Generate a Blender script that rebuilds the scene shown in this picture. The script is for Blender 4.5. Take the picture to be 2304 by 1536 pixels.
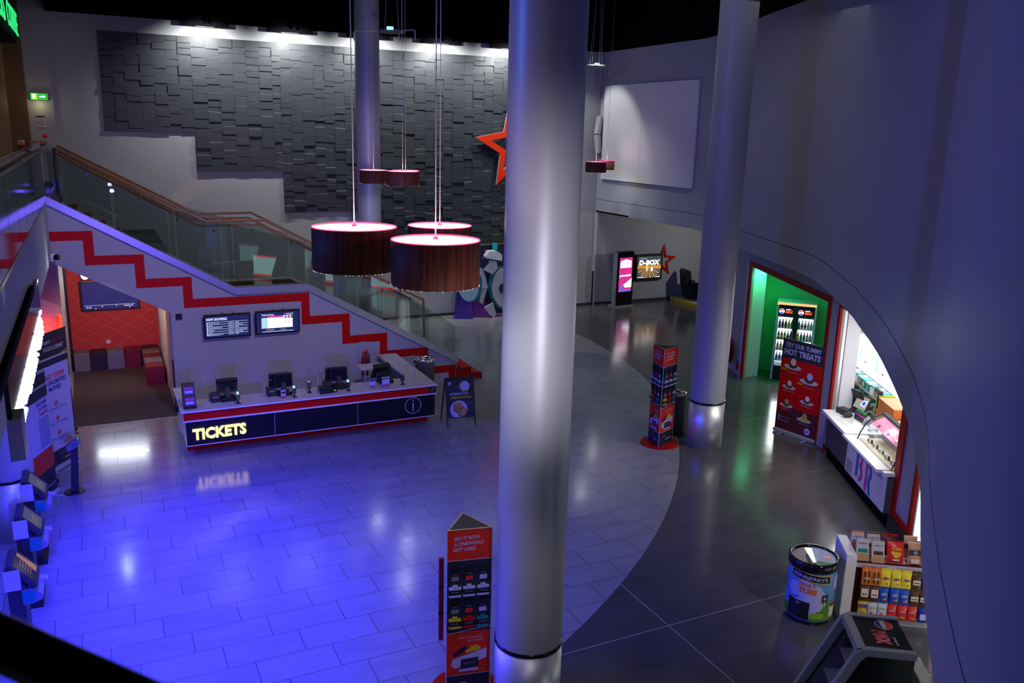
import bpy, math, random
from mathutils import Vector, Matrix
random.seed(7)
for o in list(bpy.data.objects): bpy.data.objects.remove(o)
S = bpy.context.scene
COL = S.collection
PI = math.pi
def rad(a): return a*PI/180

# ------------------------------------------------------------------ camera
H = 6.0
YAW, PIT, ROL = 0.45652, 0.23988, -0.02555
fw = Vector((math.sin(YAW)*math.cos(PIT), math.cos(YAW)*math.cos(PIT), -math.sin(PIT)))
r0 = Vector((math.cos(YAW), -math.sin(YAW), 0)); d0 = fw.cross(r0)
rt = math.cos(ROL)*r0 + math.sin(ROL)*d0
dn = -math.sin(ROL)*r0 + math.cos(ROL)*d0
cam = bpy.data.cameras.new('camera'); camo = bpy.data.objects.new('camera', cam); COL.objects.link(camo)
up = -dn; bk = -fw
camo.matrix_world = Matrix(((rt.x, up.x, bk.x, 0), (rt.y, up.y, bk.y, 0), (rt.z, up.z, bk.z, H), (0, 0, 0, 1)))
cam.sensor_width = 36; cam.lens = 1913.56/2304*36; cam.clip_start = 0.05; cam.clip_end = 200
cam.dof.use_dof = True; cam.dof.focus_distance = 14.0; cam.dof.aperture_fstop = 7.0
S.camera = camo
# ------------------------------------------------------------------ world / exposure
w = bpy.data.worlds.new('night'); S.world = w; w.use_nodes = True
w.node_tree.nodes['Background'].inputs[0].default_value = (0.30, 0.33, 0.45, 1)
w.node_tree.nodes['Background'].inputs[1].default_value = 0.010
S.view_settings.view_transform = 'Standard'; S.view_settings.look = 'None'
S.view_settings.gamma = 1; S.view_settings.use_curve_mapping = False
S.view_settings.exposure = 0.0
# ------------------------------------------------------------------ hall lights, mostly added without fittings
def lamp(name, kind, loc, target, energy, col, **kw):
    l = bpy.data.lights.new(name, kind); l.energy = energy; l.color = col
    for k, v in kw.items(): setattr(l, k, v)
    o = bpy.data.objects.new(name, l); COL.objects.link(o); o.location = loc
    if target is not None:
        o.rotation_euler = (Vector(target)-Vector(loc)).to_track_quat('-Z', 'Y').to_euler()
    return o
# added unseen blue floods below the viewer, for floor and stair wall
lamp('added_blue_flood', 'SPOT', (-0.3, 3.6, 3.3), (-0.2, 8.2, 0), 4600, (0.018, 0.016, 1.0), spot_size=rad(68), spot_blend=1.0, shadow_soft_size=0.06)
lamp('added_blue_flood', 'SPOT', (0.6, 3.0, 3.6), (2.6, 18.8, 1.6), 1500, (0.13, 0.08, 1.0), spot_size=rad(48), spot_blend=1.0, shadow_soft_size=0.06)
# added unseen washes tinting the curved wall, stair wall and columns
lamp('added_slate_wash', 'SPOT', (-2.6, 9.0, 7.6), (7.0, 6.5, 6.0), 520, (0.06, 0.16, 1.0), spot_size=rad(120), spot_blend=1.0, shadow_soft_size=0.3)
lamp('added_violet_wash', 'SPOT', (0.2, 1.5, 3.7), (10.0, 10.0, 3.8), 75, (0.50, 0.42, 1.0), spot_size=rad(90), spot_blend=1.0, shadow_soft_size=0.1)  # extra light adding violet to the curved wall
lamp('added_stair_wash', 'SPOT', (3.5, 9.5, 8.4), (2.2, 18.8, 3.4), 1250, (0.80, 0.66, 1.0), spot_size=rad(65), spot_blend=1.0, shadow_soft_size=0.1)  # added to lift the upper stair wall
lamp('added_blue_column_wash', 'SPOT', (-0.3, 12.0, 7.9), (9.0, 19.0, 5.0), 1500, (0.07, 0.11, 1.0), spot_size=rad(62), spot_blend=1.0, shadow_soft_size=0.1)  # added spot turning the far columns bluer
# neutral grey spill
lamp('added_hall_fill', 'AREA', (8.5, 14.5, 8.6), (8.5, 15.5, 0), 36, (1.0, 0.97, 0.98), shape='RECTANGLE', size=8, size_y=8)  # added area fill for the hall's dim grey
lamp('far_spill_lamp', 'SPOT', (13.9, 22.8, 8.6), (12.0, 24.0, 0), 330, (1.0, 1.0, 0.92), spot_size=rad(120), spot_blend=1.0, shadow_soft_size=0.06)
lamp('arcade_lamp', 'SPOT', (20.6, 22.0, 3.2), (18.2, 26.1, 1.3), 200, (1.0, 1.0, 0.98), spot_size=rad(120), spot_blend=1.0, shadow_soft_size=0.05)
lamp('added_column_fill', 'SPOT', (2.0, 2.2, 3.6), (3.66, 6.7, 4.6), 700, (0.92, 0.90, 1.0), spot_size=rad(42), spot_blend=1.0, shadow_soft_size=0.15)  # unseen spot put in to brighten the nearest column

lamp('added_display_fill', 'SPOT', (2.6, 3.4, 3.7), (3.25, 7.6, 1.1), 75, (1.0, 0.93, 0.92), spot_size=rad(30), spot_blend=1.0, shadow_soft_size=0.1)  # added neutral light on the near gift card display
lamp('added_pendant_shade_fill', 'SPOT', (0.6, 0.6, 7.8), (2.5, 6.8, 5.0), 60, (1.0, 0.80, 0.70), spot_size=rad(32), spot_blend=1.0, shadow_soft_size=0.2)  # added warm spot onto the near pendant shades
# ------------------------------------------------------------------ materials
def nd(nt, t, **kw):
    n = nt.nodes.new(t)
    for k, v in kw.items(): setattr(n, k, v)
    return n
MC = {}
def mat(name, c, rough=0.5, metal=0.0, em=None, es=0.0, var=0.06, scale=14.0, bump=0.0, spec=0.5, trans=0.0, ior=1.45, coat=0.0):
    if name in MC: return MC[name]
    m = bpy.data.materials.new(name); m.use_nodes = True; nt = m.node_tree
    b = nt.nodes['Principled BSDF']
    tc = nd(nt, 'ShaderNodeTexCoord'); no = nd(nt, 'ShaderNodeTexNoise'); no.inputs['Scale'].default_value = scale
    no.inputs['Detail'].default_value = 3
    nt.links.new(tc.outputs['Object'], no.inputs['Vector'])
    mr = nd(nt, 'ShaderNodeMapRange'); mr.inputs['To Min'].default_value = 1-var; mr.inputs['To Max'].default_value = 1+var
    nt.links.new(no.outputs['Fac'], mr.inputs['Value'])
    mx = nd(nt, 'ShaderNodeVectorMath', operation='SCALE'); mx.inputs[0].default_value = c[:3]
    nt.links.new(mr.outputs['Result'], mx.inputs['Scale']); nt.links.new(mx.outputs['Vector'], b.inputs['Base Color'])
    b.inputs['Roughness'].default_value = rough; b.inputs['Metallic'].default_value = metal
    b.inputs['Specular IOR Level'].default_value = spec; b.inputs['IOR'].default_value = ior
    if trans: b.inputs['Transmission Weight'].default_value = trans
    if coat: b.inputs['Coat Weight'].default_value = coat
    if em: b.inputs['Emission Color'].default_value = (*em, 1); b.inputs['Emission Strength'].default_value = es
    if bump:
        bp = nd(nt, 'ShaderNodeBump'); bp.inputs['Strength'].default_value = bump; bp.inputs['Distance'].default_value = 0.01
        nt.links.new(no.outputs['Fac'], bp.inputs['Height']); nt.links.new(bp.outputs['Normal'], b.inputs['Normal'])
    MC[name] = m; return m
def glass(name, c=(0.9, 1, 0.95), refl=0.1, rough=0.0):
    # thin sheet: tinted see-through with a mirror share
    if name in MC: return MC[name]
    m = bpy.data.materials.new(name); m.use_nodes = True; nt = m.node_tree
    for n in list(nt.nodes): nt.nodes.remove(n)
    out = nd(nt, 'ShaderNodeOutputMaterial'); t = nd(nt, 'ShaderNodeBsdfTransparent'); t.inputs[0].default_value = (*c, 1)
    g = nd(nt, 'ShaderNodeBsdfGlossy'); g.inputs['Roughness'].default_value = rough; g.inputs[0].default_value = (1, 1, 1, 1)
    lw = nd(nt, 'ShaderNodeLayerWeight'); pw = nd(nt, 'ShaderNodeMath', operation='POWER'); pw.inputs[1].default_value = 5
    lw.inputs['Blend'].default_value = 0.5; nt.links.new(lw.outputs['Facing'], pw.inputs[0])
    no = nd(nt, 'ShaderNodeTexNoise'); no.inputs['Scale'].default_value = 3
    ad = nd(nt, 'ShaderNodeMath', operation='MULTIPLY_ADD'); ad.inputs[1].default_value = 0.02; ad.inputs[2].default_value = refl
    a2 = nd(nt, 'ShaderNodeMath', operation='MULTIPLY_ADD'); a2.inputs[1].default_value = 0.9; a2.use_clamp = True
    nt.links.new(no.outputs['Fac'], ad.inputs[0]); nt.links.new(pw.outputs[0], a2.inputs[0]); nt.links.new(ad.outputs[0], a2.inputs[2])
    mx = nd(nt, 'ShaderNodeMixShader'); nt.links.new(a2.outputs[0], mx.inputs[0])
    nt.links.new(t.outputs[0], mx.inputs[1]); nt.links.new(g.outputs[0], mx.inputs[2]); nt.links.new(mx.outputs[0], out.inputs[0])
    MC[name] = m; return m
def M(n): return MC[n]

mat('wall_grey', (0.36, 0.36, 0.37), 0.75, var=0.03, scale=3)
mat('drum_paint', (0.40, 0.41, 0.45), 0.55, var=0.03, scale=1.2)
mat('stair_wall', (0.40, 0.40, 0.44), 0.7, var=0.03)
mat('dark_grey', (0.10, 0.10, 0.11), 0.6)
mat('black', (0.012, 0.012, 0.014), 0.4)
mat('matte_black', (0.003, 0.002, 0.004), 0.9, spec=0.1)
mat('gloss_black', (0.01, 0.01, 0.015), 0.12)
mat('screen_black', (0.008, 0.008, 0.02), 0.15)
mat('slate', (0.031, 0.034, 0.041), 0.5, var=0.25, scale=60, bump=0.2)
mat('red', (0.55, 0.004, 0.003), 0.5, spec=0.2)
mat('sign_red', (0.70, 0.03, 0.006), 0.5, spec=0.2)
mat('red_frame', (0.36, 0.006, 0.004), 0.5, spec=0.2)
mat('crimson', (0.22, 0.008, 0.012), 0.4)
mat('maroon', (0.10, 0.006, 0.012), 0.5)
mat('white', (0.78, 0.78, 0.78), 0.4)
mat('matte_white', (0.62, 0.62, 0.62), 0.7)
mat('pale_top', (0.55, 0.52, 0.52), 0.35)
mat('steel', (0.80, 0.79, 0.78), 0.42, 0.75, var=0.1, scale=40)
mat('chrome', (0.8, 0.8, 0.8), 0.12, 1.0)
mat('cap_metal', (0.55, 0.55, 0.56), 0.32, 0.85)
mat('brass', (0.45, 0.36, 0.14), 0.35, 0.9)
mat('wood_rail', (0.34, 0.15, 0.05), 0.3, var=0.25, scale=30)
mat('column_paint', (0.44, 0.44, 0.48), 0.42, 0.15, var=0.02, scale=5)
mat('brown_wall', (0.12, 0.065, 0.015), 0.6)
mat('brown_wall_lit', (0.30, 0.15, 0.03), 0.6)  # brown wall colour raised so its far left end looks lit orange
mat('green_wall', (0.06, 0.42, 0.16), 0.6)
mat('green_floor', (0.01, 0.06, 0.02), 0.5)
mat('charcoal', (0.03, 0.03, 0.035), 0.5)
mat('leather_grey', (0.16, 0.18, 0.16), 0.45)
mat('leather_dark', (0.025, 0.02, 0.03), 0.45)
mat('leather_slate', (0.15, 0.17, 0.22), 0.45)
mat('leather_red', (0.16, 0.012, 0.02), 0.4)
mat('print_red', (0.72, 0.03, 0.015), 0.5, spec=0.2)
mat('yellow', (0.75, 0.5, 0.02), 0.35)
mat('bright_yellow', (0.9, 0.75, 0.03), 0.3)
mat('orange', (0.8, 0.2, 0.02), 0.35)
mat('blue', (0.02, 0.09, 0.5), 0.3)
mat('sky_blue', (0.16, 0.42, 0.85), 0.35)
mat('deep_blue', (0.01, 0.03, 0.28), 0.35)
mat('logo_red', (0.75, 0.03, 0.03), 0.35)
mat('teal', (0.01, 0.22, 0.22), 0.4)
mat('turquoise', (0.02, 0.45, 0.5), 0.4)
mat('pale_blue', (0.35, 0.55, 0.65), 0.4)
mat('purple', (0.15, 0.02, 0.22), 0.45)
mat('violet', (0.06, 0.02, 0.25), 0.45)
mat('pink', (0.85, 0.25, 0.42), 0.5)
mat('magenta', (0.62, 0.03, 0.30), 0.4)
mat('brown', (0.09, 0.035, 0.018), 0.4)
mat('tan', (0.55, 0.33, 0.14), 0.5)
mat('cream', (0.75, 0.68, 0.5), 0.5)
mat('lime', (0.25, 0.5, 0.03), 0.4)
mat('grass_green', (0.07, 0.25, 0.02), 0.5)
mat('green', (0.01, 0.25, 0.08), 0.4)
mat('grey', (0.22, 0.22, 0.24), 0.4)
mat('mid_grey', (0.30, 0.31, 0.33), 0.35)
mat('light_grey', (0.5, 0.5, 0.52), 0.4)
mat('lilac_print', (0.50, 0.48, 0.78), 0.5)
mat('navy_print', (0.02, 0.02, 0.05), 0.5)
mat('speckle', (0.07, 0.06, 0.075), 0.5, var=0.8, scale=160)
mat('tile_white', (0.6, 0.6, 0.64), 0.3)
mat('clear_plastic', (0.8, 0.85, 0.9), 0.1, trans=0.8)
glass('balustrade_glass', (0.79, 0.84, 0.83), 0.055)
glass('side_glass', (0.70, 0.76, 0.75), 0.06, 0.06)
glass('case_glass', (0.95, 0.98, 0.97), 0.035)
E_ = lambda n, c, s: mat(n, (0.02, 0.02, 0.02), 0.4, em=c, es=s)
E_('em_white', (1, 1, 1), 2.2); E_('em_hot', (0.85, 0.93, 1.0), 26.0); E_('em_pink_top', (1.0, 0.72, 0.80), 3.2)
E_('em_pink_edge', (1.0, 0.08, 0.32), 1.1); E_('em_letter', (1.0, 0.74, 0.22), 2.4); E_('em_green', (0.02, 0.62, 0.16), 1.4)
E_('em_green_edge', (0.05, 0.25, 0.9), 0.25); E_('em_led', (0.75, 0.85, 1.0), 4.0); E_('em_bead', (1, 0.96, 0.92), 1.4)
E_('em_navy', (0.02, 0.025, 0.20), 0.55); E_('em_blue_white', (0.62, 0.72, 1.0), 1.3); E_('em_cyan', (0.45, 0.8, 0.9), 0.9)
E_('em_red_glow', (1.0, 0.06, 0.02), 1.8); E_('em_magenta', (0.80, 0.03, 0.30), 0.9); E_('em_gold', (1.0, 0.42, 0.03), 0.7)
E_('em_dimgold', (0.9, 0.40, 0.05), 0.35); E_('em_greydark', (0.05, 0.06, 0.07), 1.0); E_('em_violet', (0.20, 0.16, 0.75), 0.9); E_('em_aqua', (0.40, 0.72, 0.70), 2.2)
E_('em_redline', (1.0, 0.03, 0.01), 2.5); E_('em_fridge', (0.85, 0.95, 1.0), 2.6); E_('em_exit', (0.02, 0.5, 0.05), 1.0)
E_('em_blue', (0.02, 0.10, 0.9), 0.8); E_('em_pos', (0.45, 0.42, 0.35), 0.8); E_('em_lime', (0.35, 0.9, 0.05), 1.0)
E_('em_menu', (0.95, 1.0, 1.0), 3.2); E_('em_warm', (1.0, 0.55, 0.22), 1.2); E_('em_mint', (0.35, 0.95, 0.85), 1.2)

# red wall with a lattice of thin diamonds
def lattice_mat():
    m = mat('lattice_red', (0.42, 0.05, 0.025), 0.6); nt = m.node_tree; b = nt.nodes['Principled BSDF']
    tc = nd(nt, 'ShaderNodeTexCoord'); sx = nd(nt, 'ShaderNodeSeparateXYZ'); nt.links.new(tc.outputs['Object'], sx.inputs[0])
    def line(sign):
        a = nd(nt, 'ShaderNodeMath', operation='MULTIPLY_ADD'); nt.links.new(sx.outputs[2], a.inputs[0]); a.inputs[1].default_value = sign*1.5
        nt.links.new(sx.outputs[0], a.inputs[2])
        p = nd(nt, 'ShaderNodeMath', operation='PINGPONG'); nt.links.new(a.outputs[0], p.inputs[0]); p.inputs[1].default_value = 0.26
        l = nd(nt, 'ShaderNodeMath', operation='LESS_THAN'); nt.links.new(p.outputs[0], l.inputs[0]); l.inputs[1].default_value = 0.012
        return l
    a, c = line(1), line(-1); mxx = nd(nt, 'ShaderNodeMath', operation='MAXIMUM'); nt.links.new(a.outputs[0], mxx.inputs[0]); nt.links.new(c.outputs[0], mxx.inputs[1])
    mix = nd(nt, 'ShaderNodeMix', data_type='RGBA'); nt.links.new(mxx.outputs[0], mix.inputs[0])
    mix.inputs[6].default_value = (0.50, 0.045, 0.025, 1); mix.inputs[7].default_value = (0.62, 0.13, 0.07, 1)
    nt.links.new(mix.outputs[2], b.inputs['Base Color'])
lattice_mat()
def carpet_mat():
    m = mat('carpet', (0.06, 0.045, 0.045), 0.95, var=0.7, scale=28, bump=0.4); return m
carpet_mat()
def wood_mat():
    m = mat('veneer', (0.06, 0.018, 0.012), 0.6, spec=0.25); nt = m.node_tree; b = nt.nodes['Principled BSDF']
    tc = nd(nt, 'ShaderNodeTexCoord'); mp = nd(nt, 'ShaderNodeMapping'); mp.inputs['Scale'].default_value = (14, 14, 0.5)
    no = nd(nt, 'ShaderNodeTexNoise'); no.inputs['Scale'].default_value = 4; no.inputs['Detail'].default_value = 5
    cr = nd(nt, 'ShaderNodeValToRGB'); cr.color_ramp.elements[0].position = 0.35; cr.color_ramp.elements[1].position = 0.7
    cr.color_ramp.elements[0].color = (0.06, 0.022, 0.014, 1); cr.color_ramp.elements[1].color = (0.24, 0.05, 0.03, 1)
    nt.links.new(tc.outputs['Object'], mp.inputs[0]); nt.links.new(mp.outputs[0], no.inputs['Vector'])
    nt.links.new(no.outputs['Fac'], cr.inputs[0]); nt.links.new(cr.outputs[0], b.inputs['Base Color'])
wood_mat()
# floor: 900 x 466 tiles in thirds bond, pale inside a big circle, dark outside, two expansion joints
ARC = (-3.74, 22.56, 16.89)
def floor_mat():
    m = bpy.data.materials.new('floor_tiles'); m.use_nodes = True; nt = m.node_tree; b = nt.nodes['Principled BSDF']; L = nt.links
    def mt(op, a, b_=None, c=None):
        n = nd(nt, 'ShaderNodeMath', operation=op)
        for i, v in enumerate((a, b_, c)):
            if v is None: continue
            if isinstance(v, (int, float)): n.inputs[i].default_value = v
            else: L.new(v, n.inputs[i])
        return n.outputs[0]
    g = nd(nt, 'ShaderNodeNewGeometry'); s = nd(nt, 'ShaderNodeSeparateXYZ'); L.new(g.outputs['Position'], s.inputs[0])
    X, Y = s.outputs[0], s.outputs[1]
    W, Lx, sh, x0, y0 = 0.46578, 0.89196, 0.30069, -0.26778, 11.35254
    v = mt('DIVIDE', mt('SUBTRACT', y0, Y), W); row = mt('FLOOR', v); fv = mt('FRACT', v)
    u = mt('DIVIDE', mt('SUBTRACT', mt('SUBTRACT', X, x0), mt('MULTIPLY', row, sh)), Lx); col = mt('FLOOR', u); fu = mt('FRACT', u)
    du = mt('MULTIPLY', mt('MINIMUM', fu, mt('SUBTRACT', 1, fu)), Lx); dv = mt('MULTIPLY', mt('MINIMUM', fv, mt('SUBTRACT', 1, fv)), W)
    dj = mt('MINIMUM', du, dv); joint = mt('LESS_THAN', dj, 0.0045)
    dx = mt('SUBTRACT', X, ARC[0]); dy = mt('SUBTRACT', Y, ARC[1])
    dist = mt('SQRT', mt('ADD', mt('MULTIPLY', dx, dx), mt('MULTIPLY', dy, dy))); out = mt('GREATER_THAN', dist, ARC[2])
    ex = mt('LESS_THAN', mt('MINIMUM', mt('ABSOLUTE', mt('SUBTRACT', X, 6.1)), mt('ABSOLUTE', mt('SUBTRACT', Y, 7.72))), 0.008)
    wn = nd(nt, 'ShaderNodeTexWhiteNoise'); wn.noise_dimensions = '2D'; cb = nd(nt, 'ShaderNodeCombineXYZ'); L.new(row, cb.inputs[0]); L.new(col, cb.inputs[1]); L.new(cb.outputs[0], wn.inputs['Vector'])
    n1 = nd(nt, 'ShaderNodeTexNoise'); n1.inputs['Scale'].default_value = 2.2; n1.inputs['Detail'].default_value = 6
    mp = nd(nt, 'ShaderNodeMapping'); mp.inputs['Scale'].default_value = (0.7, 2.2, 1); L.new(g.outputs['Position'], mp.inputs[0]); L.new(mp.outputs[0], n1.inputs['Vector'])
    tone = mt('ADD', mt('MULTIPLY_ADD', wn.outputs['Value'], 0.14, 0.72), mt('MULTIPLY', n1.outputs['Fac'], 0.42))
    mix = nd(nt, 'ShaderNodeMix', data_type='RGBA'); L.new(out, mix.inputs[0]); mix.inputs[6].default_value = (0.30, 0.295, 0.30, 1); mix.inputs[7].default_value = (0.085, 0.08, 0.078, 1)
    sc = nd(nt, 'ShaderNodeVectorMath', operation='SCALE'); L.new(mix.outputs[2], sc.inputs[0]); L.new(tone, sc.inputs['Scale'])
    m2 = nd(nt, 'ShaderNodeMix', data_type='RGBA'); L.new(joint, m2.inputs[0]); L.new(sc.outputs[0], m2.inputs[6]); L.new(mt('MULTIPLY_ADD', out, 0.0, 0.10), m2.inputs[0]) if False else None
    m2.inputs[7].default_value = (0.085, 0.085, 0.09, 1)
    m3 = nd(nt, 'ShaderNodeMix', data_type='RGBA'); L.new(mt('MULTIPLY', ex, mt('MULTIPLY_ADD', out, 0.75, 0.25)), m3.inputs[0]); L.new(m2.outputs[2], m3.inputs[6]); m3.inputs[7].default_value = (0.35, 0.34, 0.33, 1)
    L.new(m3.outputs[2], b.inputs['Base Color'])
    L.new(mt('MULTIPLY_ADD', n1.outputs['Fac'], 0.14, 0.08), b.inputs['Roughness'])
    b.inputs['Specular IOR Level'].default_value = 0.6
    # every tile sits a hair out of level, joints are shallow grooves
    hs = mt('ADD', mt('MULTIPLY', mt('MULTIPLY', mt('SUBTRACT', wn.outputs['Value'], 0.5), fv), 0.0010), mt('MULTIPLY', joint, -0.002))
    hn = mt('ADD', hs, mt('MULTIPLY', n1.outputs['Fac'], 0.0006))
    bp = nd(nt, 'ShaderNodeBump'); bp.inputs['Strength'].default_value = 0.6; bp.inputs['Distance'].default_value = 1.0; L.new(hn, bp.inputs['Height']); L.new(bp.outputs[0], b.inputs['Normal'])
    MC['floor_tiles'] = m
floor_mat()

# ------------------------------------------------------------------ mesh builder
_tc = {}
def text_geo(s, bold=0.0, shear=0.0):
    k = (s, bold, shear)
    if k in _tc: return _tc[k]
    c = bpy.data.curves.new('t', 'FONT'); c.body = s; c.resolution_u = 2; c.offset = bold; c.shear = shear; c.size = 1; c.extrude = 0.0
    o = bpy.data.objects.new('t', c); COL.objects.link(o)
    me = bpy.data.meshes.new_from_object(o.evaluated_get(bpy.context.evaluated_depsgraph_get()))
    vs = [tuple(v.co) for v in me.vertices]; fs = [tuple(p.vertices) for p in me.polygons]
    bpy.data.objects.remove(o); bpy.data.curves.remove(c); bpy.data.meshes.remove(me)
    xs = [v[0] for v in vs]; ys = [v[1] for v in vs]
    x0, x1, y0, y1 = min(xs), max(xs), min(ys), max(ys)
    g = ([((v[0]-x0)/(x1-x0), (v[1]-y0)/(y1-y0)) for v in vs], fs)
    _tc[k] = g; return g
class MB:
    def __init__(s, mx=None): s.v = []; s.f = []; s.m = []; s.mats = []; s.mx = mx or Matrix.Identity(4); s.sm = []
    def mi(s, name):
        if name not in s.mats: s.mats.append(name)
        return s.mats.index(name)
    def add(s, vs, fs, m, smooth=False):
        n = len(s.v); s.v += [tuple(s.mx @ Vector(v)) for v in vs]; i = s.mi(m)
        for f in fs: s.f.append(tuple(n+k for k in f)); s.m.append(i); s.sm.append(smooth)
        return s
    def box(s, x0, x1, y0, y1, z0, z1, m):
        vs = [(x, y, z) for z in (z0, z1) for y in (y0, y1) for x in (x0, x1)]
        return s.add(vs, [(0, 2, 3, 1), (4, 5, 7, 6), (0, 1, 5, 4), (2, 6, 7, 3), (0, 4, 6, 2), (1, 3, 7, 5)], m)
    def rbox(s, x0, x1, y0, y1, z0, z1, m, b=0.01):
        # box with chamfered vertical edges and top edges
        P = [(x0+b, y0), (x1-b, y0), (x1, y0+b), (x1, y1-b), (x1-b, y1), (x0+b, y1), (x0, y1-b), (x0, y0+b)]
        cx, cy = (x0+x1)/2, (y0+y1)/2
        sx = 1-2*b/(x1-x0); sy = 1-2*b/(y1-y0)
        Q = [(cx+(x-cx)*sx, cy+(y-cy)*sy) for x, y in P]
        vs = [(x, y, z0) for x, y in P]+[(x, y, z1-b) for x, y in P]+[(x, y, z1) for x, y in Q]
        fs = [tuple(range(7, -1, -1)), tuple(range(16, 24))]
        for k in range(8):
            j = (k+1) % 8; fs += [(k, j, 8+j, 8+k), (8+k, 8+j, 16+j, 16+k)]
        return s.add(vs, fs, m)
    def prism(s, pts, z0, z1, m, ax='z'):
        n = len(pts)
        if ax == 'z': a = [(x, y, z0) for x, y in pts]; b = [(x, y, z1) for x, y in pts]
        elif ax == 'y': a = [(x, z0, z) for x, z in pts]; b = [(x, z1, z) for x, z in pts]
        else: a = [(z0, y, z) for y, z in pts]; b = [(z1, y, z) for y, z in pts]
        return s.add(a+b, [tuple(range(n-1, -1, -1)), tuple(range(n, 2*n))]+[(k, (k+1) % n, n+(k+1) % n, n+k) for k in range(n)], m)
    def quad(s, p, m): return s.add(p, [tuple(range(len(p)))], m)
    def rect(s, x0, x1, z0, z1, y, m): return s.quad([(x0, y, z0), (x1, y, z0), (x1, y, z1), (x0, y, z1)], m)
    def poly(s, pts, y, m): return s.quad([(x, y, z) for x, z in pts], m)
    def disc(s, x, z, r, y, m, n=24, rz=None):
        rz = rz or r; return s.poly([(x+r*math.cos(2*PI*k/n), z+rz*math.sin(2*PI*k/n)) for k in range(n)], y, m)
    def ring(s, x, z, r, t, y, m, n=40):
        vs = []; fs = []
        for k in range(n):
            a = 2*PI*k/n
            vs += [(x+r*math.cos(a), y, z+r*math.sin(a)), (x+(r-t)*math.cos(a), y, z+(r-t)*math.sin(a))]
            j = (k+1) % n; fs.append((2*k, 2*j, 2*j+1, 2*k+1))
        return s.add(vs, fs, m)
    def text(s, t, x, z, w, h, y, m, bold=0.0, shear=0.0, slope=0.0, th=0.0):
        g, fs = text_geo(t, bold, shear)
        vs = [(x+a*w, y, z+b*h+a*w*slope) for a, b in g]
        s.add(vs, fs, m)
        if th:
            n = len(vs); s.add([(a, b+th, c) for a, b, c in vs], [f[::-1] for f in fs], m)
            e = {}
            for f in fs:
                for k in range(len(f)):
                    a, b = f[k], f[(k+1) % len(f)]; e[(min(a, b), max(a, b))] = e.get((min(a, b), max(a, b)), 0)+1
            B = [k for k, c in e.items() if c == 1]
            V2 = vs+[(a, b+th, c) for a, b, c in vs]
            s.add(V2, [(a, b, b+n, a+n) for a, b in B], m)
        return s
    def cyl(s, p0, p1, r0_, r1_, m, n=16, cap=True, smooth=True):
        p0 = Vector(p0); p1 = Vector(p1); d = (p1-p0).normalized(); a = d.orthogonal().normalized(); b = d.cross(a)
        vs = []
        for p, r in ((p0, r0_), (p1, r1_)):
            vs += [tuple(p+r*(math.cos(2*PI*k/n)*a+math.sin(2*PI*k/n)*b)) for k in range(n)]
        s.add(vs, [(k, (k+1) % n, n+(k+1) % n, n+k) for k in range(n)], m, smooth)
        if cap: s.add(vs, [tuple(range(n-1, -1, -1)), tuple(range(n, 2*n))], m)
        return s
    def tube(s, pts, r, m, n=8):
        pts = [Vector(p) for p in pts]; rings = []; prev = None
        for i, p in enumerate(pts):
            d = ((pts[min(i+1, len(pts)-1)]-pts[i]).normalized()+(pts[i]-pts[max(i-1, 0)]).normalized())
            d = d.normalized() if d.length > 1e-6 else Vector((0, 0, 1))
            a = (prev-prev.dot(d)*d).normalized() if prev else d.orthogonal().normalized(); prev = a; b = d.cross(a)
            rings.append([tuple(p+r*(math.cos(2*PI*k/n)*a+math.sin(2*PI*k/n)*b)) for k in range(n)])
        vs = [v for R in rings for v in R]; fs = []
        for i in range(len(pts)-1):
            for k in range(n): fs.append((i*n+k, i*n+(k+1) % n, (i+1)*n+(k+1) % n, (i+1)*n+k))
        fs += [tuple(range(n-1, -1, -1)), tuple(range((len(pts)-1)*n, len(pts)*n))]
        return s.add(vs, fs, m, True)
    def lathe(s, prof, m, n=24, c=(0, 0), smooth=True):
        vs = []; fs = []
        for r, z in prof: vs += [(c[0]+r*math.cos(2*PI*k/n), c[1]+r*math.sin(2*PI*k/n), z) for k in range(n)]
        for i in range(len(prof)-1):
            for k in range(n): fs.append((i*n+k, i*n+(k+1) % n, (i+1)*n+(k+1) % n, (i+1)*n+k))
        return s.add(vs, fs, m, smooth)
    def ball(s, c, r, m, n=12, sz=1.0):
        k = n//2; return s.lathe([(max(r*math.sin(PI*i/k), 1e-4), c[2]+sz*r*-math.cos(PI*i/k)) for i in range(k+1)], m, n, (c[0], c[1]))
    def build(s, name, parent=None, **pr):
        me = bpy.data.meshes.new(name); me.from_pydata(s.v, [], s.f)
        for n in s.mats: me.materials.append(MC[n])
        for p, i, sm in zip(me.polygons, s.m, s.sm): p.material_index = i; p.use_smooth = sm
        o = bpy.data.objects.new(name, me); COL.objects.link(o)
        if parent: o.parent = parent
        for k, v in pr.items(): o[k] = v
        return o
def thing(name, label, cat, loc=(0, 0, 0), rz=0.0, group=None):
    o = bpy.data.objects.new(name, None); COL.objects.link(o); o.location = loc; o.rotation_euler = (0, 0, rz); o.empty_display_size = 0.1
    o['label'] = label; o['category'] = cat
    if group: o['group'] = group
    return o
def tag(o, label, cat, group=None, loc=None, rz=None):
    o['label'] = label; o['category'] = cat
    if group: o['group'] = group
    if loc is not None: o.location = loc
    if rz is not None: o.rotation_euler = (0, 0, rz)
    return o
def struct(name, mb): return mb.build(name, kind='structure')
def dup(root, loc=None, rz=None, label=None, group=None):
    r = root.copy(); COL.objects.link(r)
    if loc is not None: r.location = loc
    if rz is not None: r.rotation_euler = (0, 0, rz)
    if label: r['label'] = label
    if group: r['group'] = group
    for ch in list(root.children):
        c = ch.copy(); COL.objects.link(c); c.parent = r
        for g in ch.children:
            d = g.copy(); COL.objects.link(d); d.parent = c
    return r
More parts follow.
